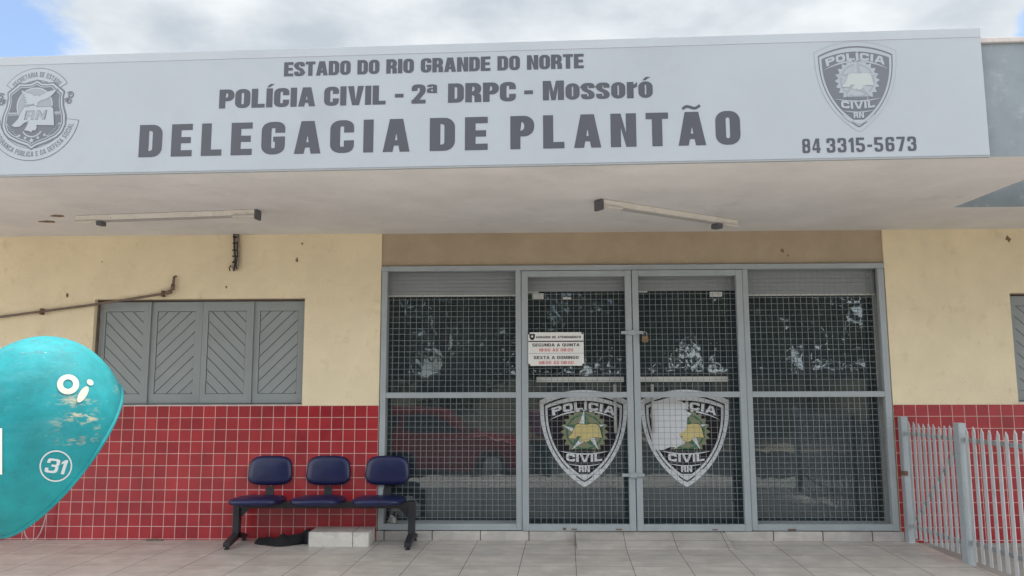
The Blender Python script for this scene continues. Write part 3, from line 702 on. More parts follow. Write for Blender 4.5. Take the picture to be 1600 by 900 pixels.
def badge(mb, P, lay, mats):
    """mats: indices dark, light, outline, gear, star_a, star_b, map, mapline"""
    dk, lt, ol, ge, sa, sb, mp, ml = mats
    f = lambda k: (lambda x, y: P(x, y, k * lay))
    k = 1
    mb.poly([shield(1.0), shield(.985)], f(k), ol)
    mb.poly([shield(.985)], f(k), lt); k += 1
    inner = shield(.90)
    # dark stripe round the lower sides and the field
    mb.poly([shield(.905, cy=-10, sy=.90), shield(.875, cy=-10, sy=.865)], f(k), dk)
    mb.poly([shield(.82, cy=0, sy=.80)], f(k), dk); k += 1
    mb.poly([cycle_arc(-235, 235, 203, 52, 12)], f(k), lt)
    mb.poly([cycle_arc(-228, 228, 118, 62, 12)], f(k), lt)
    put_text(mb, 'POLÍCIA', -208, 208, 165, 52, f(k), lt, bend=lambda x, y: (x + (y - 190) * x * .0009, y - x * x * .00095 + 22), w=1.25, tv=.36, th=.27, track=.18, rad=.34)
    # gear
    n = 22; gp = []
    for i in range(n * 2):
        t = 2 * math.pi * i / (n * 2); r = 158 if i % 2 == 0 else 132
        gp.append((5 + r * math.cos(t), 40 + r * math.sin(t)))
    mb.poly([gp], f(k), ge); k += 1
    mb.poly([circ(5, 40, 122, 40), circ(5, 40, 108, 40)], f(k), sb)
    k += 1
    st = star(5, 40, 150, 62); c = (5, 40)
    for i in range(10): mb.poly([[c, st[i], st[(i + 1) % 10]]], f(k), sa if i % 2 == 0 else sb)
    k += 1
    def mm(s): return [((x - 400) * s + 8, (362 - y) * s + 32) for x, y in RNMAP]
    mb.poly([mm(1.0)], f(k), ml); k += 1
    mb.poly([[((x - 400) * .955 + 8, (362 - y) * .945 + 32) for x, y in RNMAP]], f(k), mp)
    mb.poly([cycle_arc(-168, 168, -86, -22, 9)], f(k), lt)
    mb.poly([[(-72, -76), (72, -76), (62, -100), (-62, -100)]], f(k - 1), dk)
    put_text(mb, 'CIVIL', -118, 118, -160, 50, f(k), lt, bend=lambda x, y: (x, y + x * x * .0007 - 2), w=1.25, tv=.36, th=.27, track=.16, rad=.34)
    mb.poly([cycle_arc(-112, 112, -172, -14, 7)], f(k), lt)
    put_text(mb, 'RN', -36, 36, -228, 40, f(k), lt, w=.95, tv=.32, th=.26, track=.12, rad=.3)
    mb.poly([[(-38, -240), (38, -240), (34, -256), (18, -268), (-18, -268), (-34, -256)]], f(k), lt)
    mb.poly([[(-106, -205), (-52, -252), (-52, -262), (-112, -212)]], f(k), lt); mb.poly([[(106, -205), (112, -212), (52, -262), (52, -252)]], f(k), lt)

for di, (cx, door) in enumerate(((1.428, doors[0]), (2.384, doors[1]))):
    gx = G(cx, 0)[0]; zt = G(0, 1.388)[1]; zb = G(0, .49)[1]; sc = (zt - zb) / 645; sx = .855 / 580
    mb = MB()
    badge(mb, lambda x, y, d, gx=gx: (gx + x * sx - GX, -.006 - d, zb + (y + 325) * sc - GZ), .0006, (0, 1, 1, 2, 1, 3, 4, 0))
    if di == 1:
        # the vinyl has been scratched away to its white backing on the left half
        blob = [(-215, 262), (-120, 275), (-20, 262), (30, 235), (-5, 205), (45, 180), (12, 150), (8, 95), (0, 70), (-45, 40), (-20, 8), (-10, -20), (-60, -44), (-100, -40), (-150, -62), (-205, -58), (-222, -10), (-228, 60), (-205, 110), (-228, 160), (-222, 215)]
        blob = [(x, y - 20) for x, y in blob]
        mb.poly([blob], lambda x, y: (gx + x * sx - GX, -.006 - .0072, zb + (y + 325) * sc - GZ), 1)
    o = mb.build('emblem_sticker', [M['stk_black'], M['stk_white'], M['stk_khaki'], M['stk_green'], M['stk_yellow']], door)
    if di == 1: o['label'] = 'badge sticker scratched white over its left half'

# rolled-up shutters above the glass
rs = empty('roller_shutter', (1.9, .11, 2.30), 'grey slatted roller shutter rolled up behind the top of the mesh', 'shutter')
def rb(b, x0, x1, y0, y1, z0, z1): b.box(x0 - GX, x1 - GX, y0 - .11, y1 - .11, z0 - 2.30, z1 - 2.30)
for x0, x1, zb in ((OX0 + .03, .80, 2.305), (.85, 1.895, 2.335), (1.915, 2.965, 2.335), (3.04, OX1 - .06, 2.295)):
    b = MB(); z = zb + .014
    while z < 2.66: rb(b, x0, x1, .10, .125, z, z + .034); rb(b, x0, x1, .106, .120, z + .034, z + .038); z += .038
    b.build('slat_curtain', M['roller'], rs)
    b = MB(); rb(b, x0, x1 if x1 > 3.1 or x0 < 0 else x0 + .16, .092, .13, zb, zb + .013); b.build('bottom_rail', M['alu'], rs)
for x0, x1, z0, z1 in ((.95, 1.06, 2.275, 2.33), (1.25, 1.33, 2.27, 2.29), (2.68, 2.80, 2.285, 2.335)):
    b = MB(); rb(b, x0, x1, .088, .10, z0, z1); b.build('guide_clip', M['alu'], rs)

# ------------------------------------------------------------------ opening hours plate wired to the mesh
hs_ = empty('opening_hours_sign', (1.172, -.03, 1.62), 'white opening hours plate with black and red lettering tied to the left grille door', 'sign')
def HP(x, y, d=0): return (-.265 + (x - 155) * .000618, -.006 - d, (715 - y) * .000618)
b = MB(); b.box(-.265, .265, -.005, .0, .0, .319); b.build('plate', M['white'], hs_)
mb = MB(); f = lambda x, y: HP(x, -y)
fd = lambda x, y: HP(x, -y, .0006)
put_text(mb, 'HORÁRIO DE ATENDIMENTO', 280, 970, -292, 36, f, 0, w=.78, tv=.24, th=.2, track=.13)
put_text(mb, 'SEGUNDA A QUINTA', 218, 948, -418, 46, f, 0, w=.86, tv=.26, th=.2, track=.13)
put_text(mb, 'SEXTA A DOMINGO', 240, 932, -612, 46, f, 0, w=.86, tv=.26, th=.2, track=.13)
put_text(mb, '18:00 ÀS 08:00', 322, 850, -495, 46, f, 1, w=.74, tv=.2, th=.17, track=.15)
put_text(mb, '08:00 ÀS 08:00', 320, 852, -690, 46, f, 1, w=.74, tv=.2, th=.17, track=.15)
mb.poly([rect(158, -348, 1010, -330)], f, 0); mb.poly([rect(165, -526, 1010, -520)], f, 2)
mb.poly([[(172, -222), (262, -222), (260, -285), (238, -312), (217, -320), (196, -312), (176, -285)]], f, 0)
mb.poly([star(217, -262, 24, 11)], fd, 3)
for x, y in ((165, 212), (995, 212), (170, 700), (1003, 700)): mb.poly([circ(x, -y, 17, 12)], f, 0)
mb.build('lettering', [M['black'], M['red'], M['roller'], M['white']], hs_)

# ------------------------------------------------------------------ the long fascia sign
sd_ = Vector((6.682, -.237, 0)).normalized(); sn = Vector((sd_.y, -sd_.x, 0))
SP = Vector((-2.783, -2.236, 0))
sg = empty('fascia_sign', (SP.x, SP.y, 2.915), 'long pale grey police station name sign across the canopy front', 'sign')
def SF(u, z, d=0): v = sd_ * u + sn * d; return (v.x, v.y, z - 2.915)
b = MB(); U0, U1 = -1.4, 6.712
p = [SF(U0, 0, 0)[:2], SF(U1, 0, 0)[:2], SF(U1, 0, -.05)[:2], SF(U0, 0, -.05)[:2]]
b.prism([tuple(q) for q in p], 0, .868); b.build('panel', M['vinyl'], sg, bevel=.006)
b = MB(); b.prism([SF(U0, 0, .0025)[:2], SF(U1, 0, .0025)[:2], SF(U1, 0, -.02)[:2], SF(U0, 0, -.02)[:2]], .806, .8695); b.build('top_hem', M['hem'], sg, bevel=.002)
b = MB(); b.prism([SF(U0, 0, .002)[:2], SF(U1, 0, .002)[:2], SF(U1, 0, -.02)[:2], SF(U0, 0, -.02)[:2]], -.010, -.001); b.build('bottom_trim', M['roller'], sg)
for u in (2.85, 4.55, 6.45):
    b = MB(); b.prism([SF(u, 0, -.01)[:2], SF(u + .05, 0, -.01)[:2], SF(u + .05, 0, -.04)[:2], SF(u, 0, -.04)[:2]], .868, .876); b.build('fixing_clip', M['roller'], sg)
ft = lambda u, z: SF(u, z, .0015)
K = dict(w=.66, tv=.275, th=.195)
mb = MB(); put_text(mb, 'ESTADO DO RIO GRANDE DO NORTE', 2.010, 4.092, 3.582, .103, ft, 0, **{**K, 'track': .055}); mb.build('lettering', M['ink'], sg)
for t, u0, u1 in (('POLÍCIA', 1.556, 2.238), ('CIVIL', 2.300, 2.731), ('-', 2.795, 2.855), ('2ª', 2.911, 3.087), ('DRPC', 3.163, 3.628), ('-', 3.685, 3.745), ('Mossoró', 3.812, 4.552)):
    mb = MB(); put_text(mb, t, u0, u1, 3.3615, .137, ft, 0, **{**K, 'track': .06}); mb.build('lettering', M['ink'], sg)
for t, u0, u1 in (('DELEGACIA', .996, 2.902), ('DE', 3.040, 3.436), ('PLANTÃO', 3.590, 5.122)):
    mb = MB(); put_text(mb, t, u0, u1, 3.024, .232, ft, 0, w=.68, tv=.285, th=.19, track=.27); mb.build('lettering', M['ink'], sg)
for t, u0, u1 in (('84', 5.520, 5.637), ('3315-5673', 5.676, 6.250)):
    mb = MB(); put_text(mb, t, u0, u1, 2.955, .098, ft, 0, w=.60, tv=.205, th=.165, track=.16); mb.build('lettering', M['ink'], sg)
mb = MB()
badge(mb, lambda x, y, d: SF(5.893 + x * .000925, 3.405 + y * .000965, .0008 + d), .0006, (0, 1, 2, 3, 3, 5, 4, 2))
mb.build('badge_emblem', [M['ink2'], M['vinyl'], M['ink3'], M['ink4'], M['inkmap'], M['ink3']], sg)
# security secretariat crest, drawn on a 741 x 900 board
mb = MB()
def CP(k): return lambda x, y: SF(.219 + (x - 297) * .000897, 3.347 + (475 + y) * .000889, .0008 + k * .0006)
def cpl(c, k, mi): mb.poly([[(x, -y) for x, y in q] for q in c], CP(k), mi)
DKc, LTc, PL = 0, 1, 2
def arcband(cx, cy, r0, r1, a0, a1, n=40):
    return [(cx + r1 * math.cos(R(a0 + (a1 - a0) * i / n)), cy + r1 * math.sin(R(a0 + (a1 - a0) * i / n))) for i in range(n + 1)] + [(cx + r0 * math.cos(R(a1 + (a0 - a1) * i / n)), cy + r0 * math.sin(R(a1 + (a0 - a1) * i / n))) for i in range(n + 1)]
def arctext(txt, cx, cy, r, a0, a1, h, inside, k, mi):
    W, ps = text_polys(txt, w=.56, tv=.17, th=.15, track=.13)
    for pl in ps:
        q = []
        for c in pl:
            cc = []
            for px, py in c:
                t = R(a0 + (a1 - a0) * px / W); rr = r + (py * h if not inside else -py * h)
                cc.append((cx + rr * math.cos(t), -(cy + rr * math.sin(t))))
            q.append(cc)
        mb.poly(q, CP(k), mi)
# ribbons
TC = (303, 385); BC = (292, 470)
cpl([arcband(*TC, 196, 302, -147.5, -34.5)], 1, DKc); cpl([arcband(*TC, 200, 297, -146.7, -35.3)], 2, LTc)
cpl([arcband(*BC, 275, 378, 8, 172, 60)], 1, DKc); cpl([arcband(*BC, 279, 373, 8.8, 171.2, 60)], 2, LTc)
arctext('SECRETARIA DE ESTADO', *TC, 226, -141, -41, 42, False, 3, DKc)
arctext('DA SEGURANÇA PÚBLICA E DA DEFESA SOCIAL', *BC, 345, 167, 14, 42, True, 3, DKc)
def crest(s, dx=0, dy=0):
    q = [(303, 178), (345, 205), (400, 208), (445, 205), (535, 282), (528, 330), (535, 400), (560, 480), (565, 560), (540, 625), (500, 665), (420, 705), (335, 735), (292, 762)]
    full = q + [(597 - x if x != 303 else x, y) for x, y in q[1:-1][::-1]]
    c = (300, 460)
    o = []
    for i in range(len(full)):
        o.append(((full[i][0] - c[0]) * s + c[0] + dx, (full[i][1] - c[1]) * s + c[1] + dy))
    return o
cpl([crest(1.0)], 4, DKc); cpl([crest(.955)], 5, LTc); cpl([crest(.90)], 6, DKc); cpl([crest(.865)], 7, LTc); cpl([crest(.84)], 8, DKc)
cpl([circ(297, 395, 148, 40)], 9, LTc); cpl([circ(297, 395, 138, 40)], 10, PL)
cpl([rect(88, 452, 512, 461)], 9, LTc); cpl([rect(88, 468, 512, 474)], 9, LTc)
eagle = [(175, 262), (215, 285), (262, 298), (285, 318), (310, 312), (335, 322), (362, 305), (410, 280), (482, 262), (455, 300), (425, 330), (400, 345), (350, 358), (322, 378), (318, 405), (300, 408), (290, 385), (262, 395), (235, 392), (210, 396), (232, 372), (208, 368), (228, 350), (195, 345), (222, 332), (188, 310), (212, 308), (180, 285)]
cpl([[(x * 1.0, y) for x, y in eagle]], 11, DKc); cpl([[((x - 315) * .95 + 315, (y - 335) * .93 + 335) for x, y in eagle]], 12, LTc)
rn2 = [(215, 412), (250, 408), (270, 398), (300, 402), (330, 412), (380, 412), (430, 410), (452, 425), (458, 470), (470, 565), (420, 562), (345, 560), (325, 558), (330, 580), (322, 605), (298, 600), (290, 618), (262, 605), (228, 600), (245, 570), (262, 522), (225, 540), (190, 570), (150, 572), (122, 560), (150, 530), (172, 505), (190, 450)]
cpl([[((x - 300) * 1.04 + 300, (y - 500) * 1.04 + 500) for x, y in rn2]], 11.4, DKc); cpl([rn2], 12.6, LTc)
W_, ps_ = text_polys('RN', w=.95, tv=.28, th=.22, track=.12, rad=.2)
for k_, mi_, s_, oy in ((13.2, DKc, 1.0, 0), (13.8, PL, .9, 3)):
    for pl_ in ps_: mb.poly([[(220 + (px * 175 / W_ - 87) * s_ + 87 + (py) * 12, -(515 - ((py - .5) * s_ + .5) * 76) - 0) for px, py in c] for c in pl_], CP(k_), mi_)
for x, y, r in ((190, 643, 16), (240, 662, 17), (292, 684, 24), (343, 662, 17), (396, 640, 16)): cpl([[(px, 2 * y - py) for px, py in star(x, y, r, r * .42)]], 9, LTc)
for sgn in (1, -1):
    for i in range(7):
        t = i / 6; x = 297 + sgn * (205 - 75 * t); y = 555 + 85 * t
        for dxy in ((10, -6), (-4, 8)): cpl([circ(x + sgn * dxy[0], y + dxy[1], 11, 10, 5)], 9, LTc)
    # scrolls beside the crest
    def spiral(cx, cy, r, st, n=26): return [(cx + sgn * (r * (1 - .75 * i / n)) * math.cos(R(st + 470 * i / n)), cy + (r * (1 - .75 * i / n)) * math.sin(R(st + 470 * i / n))) for i in range(n + 1)]
    for (cx, cy, r, st) in ((297 + sgn * 286, 316, 30, -150), (297 + sgn * 276, 368, 26, 170)):
        sp_ = spiral(cx, cy, r, st)
        cpl([stroke([(x, y) for x, y in sp_], 9, 9)], 4, DKc)
    cpl([stroke([(297 + sgn * 240, 350), (297 + sgn * 262, 335), (297 + sgn * 255, 372)], 8, 8)], 3.4, DKc)
cpl([arcband(292, 570, 78, 88, 28, 152, 20)], 9, LTc)
mb.build('crest_emblem', [M['ink2'], M['vinyl'], M['ink3']], sg)

# ------------------------------------------------------------------ things under the canopy
def lamp_fixture(a, b_, label):
    a = Vector((*a, 0)); b_ = Vector((*b_, 0)); Ln = (b_ - a).length; ang = math.atan2(b_.y - a.y, b_.x - a.x)
    t = empty('fluorescent_fixture', (a.x, a.y, SOF), label, 'light fixture', 'fluorescent fixtures under the canopy', ang)
    c = MB(); c.prism([(-.030, -.045), (.030, -.045), (.038, -.002), (-.042, -.002)], 0, Ln); c.v = [(z, x, y) for x, y, z in c.v]
    c.build('channel', M['fixt'], t, bevel=.003)
    for x0 in (0.0, Ln - .20):
        e = MB(); e.prism([(-.046, -.066), (.046, -.066), (.042, -.046), (-.042, -.046)], x0, x0 + .20); e.v = [(z, x, y) for x, y, z in e.v]
        e.build('end_tray', M['fixt'], t, bevel=.004)
    e = MB(); e.box(.20, Ln - .20, -.028, .028, -.056, -.046); e.build('reflector_strip', M['fixt_in'], t)
    return t, Ln
t1, Ln = lamp_fixture((-3.03, -.885), (-1.385, -1.07), 'long pale lamp fixture without tubes under the canopy above the shuttered window')
b = MB(); b.box(.205, .255, -.045, .03, -.092, -.057); b.build('lamp_holder', M['holder'], t1, bevel=.006)
b = MB(); b.box(Ln, Ln + .025, -.045, .045, -.085, -.004); b.build('lamp_holder', M['holder'], t1, bevel=.006)
t2, Ln = lamp_fixture((1.50, -1.33), (2.80, -.47), 'slanting pale lamp fixture without tubes under the canopy above the entrance')
b = MB(); b.box(-.03, 0, -.048, .048, -.09, -.004); b.build('lamp_holder', M['holder'], t2, bevel=.006)
b = MB(); b.box(Ln - .27, Ln - .205, -.045, .04, -.10, -.057); b.build('lamp_holder', M['holder'], t2, bevel=.006)
for i, (cx, cy, rx, ry, lb) in enumerate(((-3.43, -.69, .075, .04, None), (-3.19, -.92, .07, .035, None))):
    b = MB(); pts = [(cx + rx * (1 + random.uniform(-.25, .25)) * math.cos(2 * math.pi * k / 12), cy + ry * (1 + random.uniform(-.3, .3)) * math.sin(2 * math.pi * k / 12)) for k in range(12)]
    b.prism(pts, SOF - .004, SOF + .003); b.build('broken_patch', M['hole'], bld)
# chips in the plaster
for x, z, s in ((-1.36, 2.66, .024), (-1.31, 2.83, .014), (-3.63, 2.33, .020), (3.38, 2.72, .022), (3.43, 2.68, .013), (-2.05, 2.40, .010), (5.53, 2.82, .030), (-3.3, 2.66, .007)):
    pts = [(x + s * (.3 + random.random() * .9) * math.cos(2 * math.pi * k / 9), z + s * (.4 + random.random() * 1.1) * math.sin(2 * math.pi * k / 9)) for k in range(9)]
    q = MB(); q.prism(pts, -.003, .019 if 0 < x < 4.3 else .001)
    if -.5 < x < 4.3: q = MB(); q.prism(pts, .0155, .019)
    b = MB(); base = 0; b.v += [(v[0], v[2], v[1]) for v in q.v]; b.f += [[base + t for t in f_[::-1]] for f_ in q.f]; b.m += [0] * len(q.f); b.smooth += [False] * len(q.f)
    b.build('plaster_chip', M['hole'], bld)

# conduit pipe across the left wall
pp = empty('conduit_pipe', (-2.56, 0, 2.35), 'thin brown conduit pipe running down to the left across the cream wall', 'pipe')
b = MB()
pts = [(-2.555, .005, 2.51), (-2.556, -.03, 2.50), (-2.56, -.032, 2.43), (-2.565, -.034, 2.385), (-2.59, -.034, 2.352), (-2.65, -.034, 2.335), (-3.0, -.034, 2.280), (-3.4, -.034, 2.222), (-4.3, -.034, 2.110), (-6.5, -.034, 1.86)]
b.tube([(x + 2.56, y, z - 2.35) for x, y, z in pts], .0125, 10); b.build('tube', M['pipe'], pp)
b = MB(); b.tube([(-.06, -.034, -.008), (-.015, -.034, .006)], .021, 10); b.build('elbow', M['pipe'], pp)
b = MB(); b.tube([(-.004, -.034, .02), (-.003, -.034, .075)], .019, 10); b.build('elbow', M['pipe'], pp)
for x, z in ((-2.66, 2.334), (-3.85, 2.166)):
    b = MB(); b.box(x + 2.56 - .01, x + 2.56 + .01, -.05, .0, z - 2.35 - .03, z - 2.35 + .03); b.build('clip', M['rust'], pp)
cs = empty('cable_casing', (-1.96, 0, 2.55), 'broken cable casing with black wires hanging from canopy to wall above shutters', 'cable')
b = MB(); b.tube([(.0, -.02, .37), (.004, -.022, .25), (.012, -.022, .12), (-.002, -.022, .03), (-.012, -.025, .015)], [.028, .03, .032, .034, .022], 9); b.build('casing', M['casing'], cs)
b = MB(); b.tube([(-.018, -.045, .37), (-.005, -.052, .24), (.012, -.055, .12), (.008, -.055, .05), (-.005, -.05, .0)], .007, 7); b.build('wire', M['wire'], cs)
b = MB(); b.tube([(.02, -.045, .3), (.03, -.048, .15), (.018, -.055, .06), (.03, -.05, .02)], .005, 7); b.build('wire', M['wire'], cs)
b = MB(); b.tube([(-.03, -.05, .06), (-.045, -.055, .03), (-.038, -.05, .0)], .006, 6); b.build('wire', M['wire'], cs)
for z in (.33, .27, .2, .14, .08):
    b = MB(); b.box(-.02, .025, -.062, -.05, z, z + .012); b.build('tie', M['wire'], cs)
# antenna above the roof
an = MB(); an.tube([(0, 0, 0), (.0, 0, .75), (.02, 0, 1.75)], [.006, .005, .003], 6); an.box(-.04, .04, -.04, .04, -.01, .02)
o = an.build('antenna_rod', M['wire'], loc=(.66, 1.2, 3.61)); tag(o, 'thin whip antenna rising above the middle of the sign against the cloud', 'antenna')

# ------------------------------------------------------------------ waiting bench
bx, by = -1.0, -.20
bn = empty('waiting_bench', (bx, by, 0), 'three seat waiting bench with navy vinyl pads on black steel legs', 'bench')
b = MB(); b.box(-.80, .86, -.03, .03, .325, .385); b.build('beam', M['benchm'], bn, bevel=.005)
for x in (-.775, .835):
    b = MB(); b.box(x - .03, x + .03, -.035, .035, .06, .385); b.build('leg', M['benchm'], bn, bevel=.006)
    lg = bn.children[-1]
    b = MB(); pr = [(-.235, .022), (-.21, .022), (.0, .055), (.18, .030), (.20, .030), (.20, .058), (.03, .105), (-.03, .105), (-.235, .060)]
    b.prism(pr, x - .03, x + .03); b.v = [(z, x_, y) for x_, y, z in b.v]; b.build('foot', M['benchm'], lg, bevel=.004)
    b = MB(); b.tube([(x, -.215, 0), (x, -.215, .008), (x, -.215, .022)], [.024, .024, .010], 12); b.build('glide', M['wire'], lg)
    b = MB(); b.tube([(x, .185, 0), (x, .185, .008), (x, .185, .03)], [.024, .024, .010], 12); b.build('glide', M['wire'], lg)
    b = MB(); b.prism([(0, 0), (.09, 0), (0, -.09)], -.012, .012); sgn = 1 if x < 0 else -1
    b.v = [(x + sgn * (.03 + vx), vz, .325 + vy) for vx, vy, vz in b.v]; b.build('gusset', M['benchm'], lg)
def pad(name, cx, cz, wx, dy, h, tilt, parent, oy, taper=0):
    """soft upholstered pad: superellipse outline, domed both sides"""
    mbp = MB(); nu, nv = 40, 8
    rings = []
    for j in range(nv + 1):
        ph = -math.pi / 2 + math.pi * j / nv
        for i in range(nu):
            t = 2 * math.pi * i / nu; e = .55
            cx_ = math.copysign(abs(math.cos(t)) ** e, math.cos(t)); sy_ = math.copysign(abs(math.sin(t)) ** e, math.sin(t))
            s = math.cos(ph) ** .38 if math.cos(ph) > 1e-6 else 0
            mbp.v.append((cx_ * wx / 2 * s * (1 - taper * sy_ * .6), sy_ * dy / 2 * s, math.copysign(abs(math.sin(ph)) ** .7, math.sin(ph)) * h / 2))
    for j in range(nv):
        for i in range(nu):
            mbp.f.append([j * nu + i, j * nu + (i + 1) % nu, (j + 1) * nu + (i + 1) % nu, (j + 1) * nu + i]); mbp.m.append(0); mbp.smooth.append(True)
    rot = Matrix.Rotation(tilt, 3, 'X'); mbp.v = [tuple(rot @ Vector(v) + Vector((cx, oy, cz))) for v in mbp.v]
    return mbp.build(name, M['leather'], parent, weld=True)
for x in (-.555, .0, .56):
    s = pad('seat', x - .01, .402, .465, .44, .072, R(-2), bn, -.06)
    b = MB(); b.box(x - .17, x + .15, -.2, .1, .372, .386); b.build('seat_pan', M['benchm'], s)
    k = pad('backrest', x + .015, .645, .415, .272, .075, R(90 - 8), bn, .175, .10)
    b = MB(); b.bar((x + .01, .06, .36), (x + .01, .185, .40), .075, .012); b.bar((x + .01, .185, .395), (x + .01, .215, .64), .075, .012, Vector((0, 1, 0))); b.build('back_support', M['benchm'], bn)

# tiled block beside the doorway
st = empty('tiled_step', (-.80, -.15, 0), 'low block faced with pale stone tiles beside the doorway under the bench', 'step')
b = MB(); b.box(-.285, .265, -.155, .13, 0, .128); b.build('block', M['stept'], st, bevel=.004)
# black cloth lying on the floor
mbc = MB(); nx_, ny_ = 40, 14
for j in range(ny_ + 1):
    for i in range(nx_ + 1):
        u = i / nx_; v = j / ny_ * 2 - 1
        hw = (.035 + .12 * math.sin(math.pi * min(1, u * 1.15)) ** .6 if u < .87 else .10 - .25 * (u - .87))
        hgt = (.02 + .085 * u ** .9 + .012 * math.sin(u * 17) + .008 * math.sin(u * 31 + v * 4)) * max(0, 1 - abs(v) ** 2.2) + (.03 * max(0, u - .84) * 6 * (1 - abs(v)))
        mbc.v.append((-.27 + u * .55, v * hw + .02 * math.sin(u * 9), .003 + max(0, hgt)))
for j in range(ny_):
    for i in range(nx_):
        a = j * (nx_ + 1) + i; mbc.f.append([a, a + 1, a + nx_ + 2, a + nx_ + 1]); mbc.m.append(0); mbc.smooth.append(True)
o = mbc.build('black_cloth', M['cloth'], loc=(-1.35, -.13, 0)); sm = o.modifiers.new('solid', 'SOLIDIFY'); sm.thickness = .003
tag(o, 'crumpled black cloth lying on the floor tiles under the bench', 'cloth')
# white plastic bag behind the mesh
bm = bmesh.new(); bmesh.ops.create_icosphere(bm, subdivisions=3, radius=.06)
for v in bm.verts:
    n_ = math.sin(v.co.x * 90) * math.cos(v.co.z * 70 + v.co.y * 50) * .012
    v.co += v.co.normalized() * n_; v.co.z = max(-.05, v.co.z) * (1.2 if v.co.z > 0 else 1); v.co.x *= .75
me = bpy.data.meshes.new('plastic_bag'); bm.to_mesh(me); bm.free(); me.materials.append(M['plastic'])
o = bpy.data.objects.new('plastic_bag', me); COL.objects.link(o); o.location = (-.40, .10, .138); o.scale = (.9, .7, 1)
tag(o, 'small crumpled white plastic bag behind the mesh at the lower left corner', 'bag')

# ------------------------------------------------------------------ picket fence and gate on the right
FX = 4.43
def pickets(t, ys, z0, z1, x, n_lab='picket'):
    for y in ys:
        b = MB(); w2 = .0185
        zz = z1 + random.uniform(-.012, .012); lean = random.uniform(-.004, .004)
        pl_ = [(y - w2, z0), (y + w2, z0), (y + w2 + lean, zz - .055), (y + lean + w2 * .2, zz), (y - w2 + lean, zz - .03)]
        b.prism(pl_, x - .0035, x + .0035); b.v = [(vz, vx, vy) for vx, vy, vz in b.v]; b.build(n_lab, M['fencep'], t)
def post(t, y, h, ww=.033):
    b = MB(); b.box(-ww, ww, y - .04, y + .04, -.045, h); o = b.build('post', M['steel'], t, bevel=.006)
    return o
gt = empty('picket_gate', (FX + .005, -.47, 0), 'pale metal picket gate with a diagonal brace next to the wall', 'gate', rz=.0777)
pickets(gt, [-.345 + i * .0765 for i in range(10)], .05, 1.085, .0)
for z in (.15, .985):
    b = MB(); b.box(.0065, .022, -.375, .39, z - .016, z + .016); b.build('rail', M['fencer'], gt)
b = MB(); b.bar((.014, .36, .19), (.014, -.36, .93), .012, .03, Vector((1, 0, 0))); b.build('brace', M['fencer'], gt)
fn = empty('picket_fence', (FX + .038, -.9, 0), 'pale metal picket fence with grey posts running forward from the gate', 'fence', rz=.0777)
post(fn, .88, 1.135); b = MB(); b.box(-.042, -.0, .835, .93, .60, .64); b.build('latch', M['rust'], fn)
post(fn, .03, 1.12); post(fn, -2.4, 1.12)
pickets(fn, [-.055 - i * .094 for i in range(24)], .03, 1.09, .0)
for z in (.17, .985):
    b = MB(); b.box(.0065, .024, -2.36, -.012, z - .018, z + .018); b.build('rail', M['fencer'], fn)

# ------------------------------------------------------------------ egg shaped phone booth
HC = Vector((-1.8699, -3.0, 1.1629))
ph = empty('phone_booth', (HC.x - .45, HC.y + .1, 0), 'turquoise egg shaped public phone booth at the left edge', 'phone booth')
PB = Vector(ph.location)
vw = (CAM - HC); vw.z = 0; vw.normalize()                    # towards the open forecourt
ex = Vector((-vw.y, vw.x, 0)); ex = ex if ex.x > 0 else -ex  # along the facade
ez = Vector((0, 0, 1))
RA, RD, RZ = .4467, .4658, .5738
bm = bmesh.new(); bmesh.ops.create_uvsphere(bm, u_segments=96, v_segments=64, radius=1)
for v in bm.verts: v.co = Vector((v.co.x * RA, v.co.y * RD, v.co.z * RZ))
al, th = .2868, .6251; nrm = Vector((math.cos(th) * math.cos(al), math.sin(al), -math.sin(th) * math.cos(al)))   # local: x along facade, y away from camera, z up
bmesh.ops.bisect_plane(bm, geom=bm.verts[:] + bm.edges[:] + bm.faces[:], plane_co=nrm * .1458, plane_no=nrm, clear_outer=True)
edge = [e for e in bm.edges if e.is_boundary]
loop = [edge[0].verts[0], edge[0].verts[1]]; used = {edge[0]}
while True:
    nx = [e for e in loop[-1].link_edges if e.is_boundary and e not in used]
    if not nx: break
    used.add(nx[0]); o_ = nx[0].other_vert(loop[-1])
    if o_ == loop[0]: break
    loop.append(o_)
rim = [v.co.copy() for v in loop]
fr_ = Matrix((ex, -vw, ez)).transposed()
me = bpy.data.meshes.new('hood')
for f_ in bm.faces: f_.smooth = True
for v in bm.verts: v.co = fr_ @ v.co + HC - PB
bm.to_mesh(me); bm.free()
def onhood(px, py, d=.003):
    """where the marking seen at (px, py) of the photograph sits on the shell, d proud of it"""
    dr = cr * ((px - 800) / 1198.8) - cu * ((py - 450) / 1198.8) + cf
    sc = Vector((1 / RA, 1 / RD, 1 / RZ))
    def loc(v): return Vector((v.dot(ex), v.dot(-vw), v.z))
    o = loc(CAM - HC) * sc; g = loc(dr) * sc
    A, B, Cc = g.dot(g), o.dot(g), o.dot(o) - 1
    t = (-B - math.sqrt(max(0, B * B - A * Cc))) / A
    q = o + g * t; n_ = (q * sc).normalized(); q = Vector((q.x * RA, q.y * RD, q.z * RZ)) + n_ * d
    return tuple(ex * q.x - vw * q.y + ez * q.z + HC - PB)
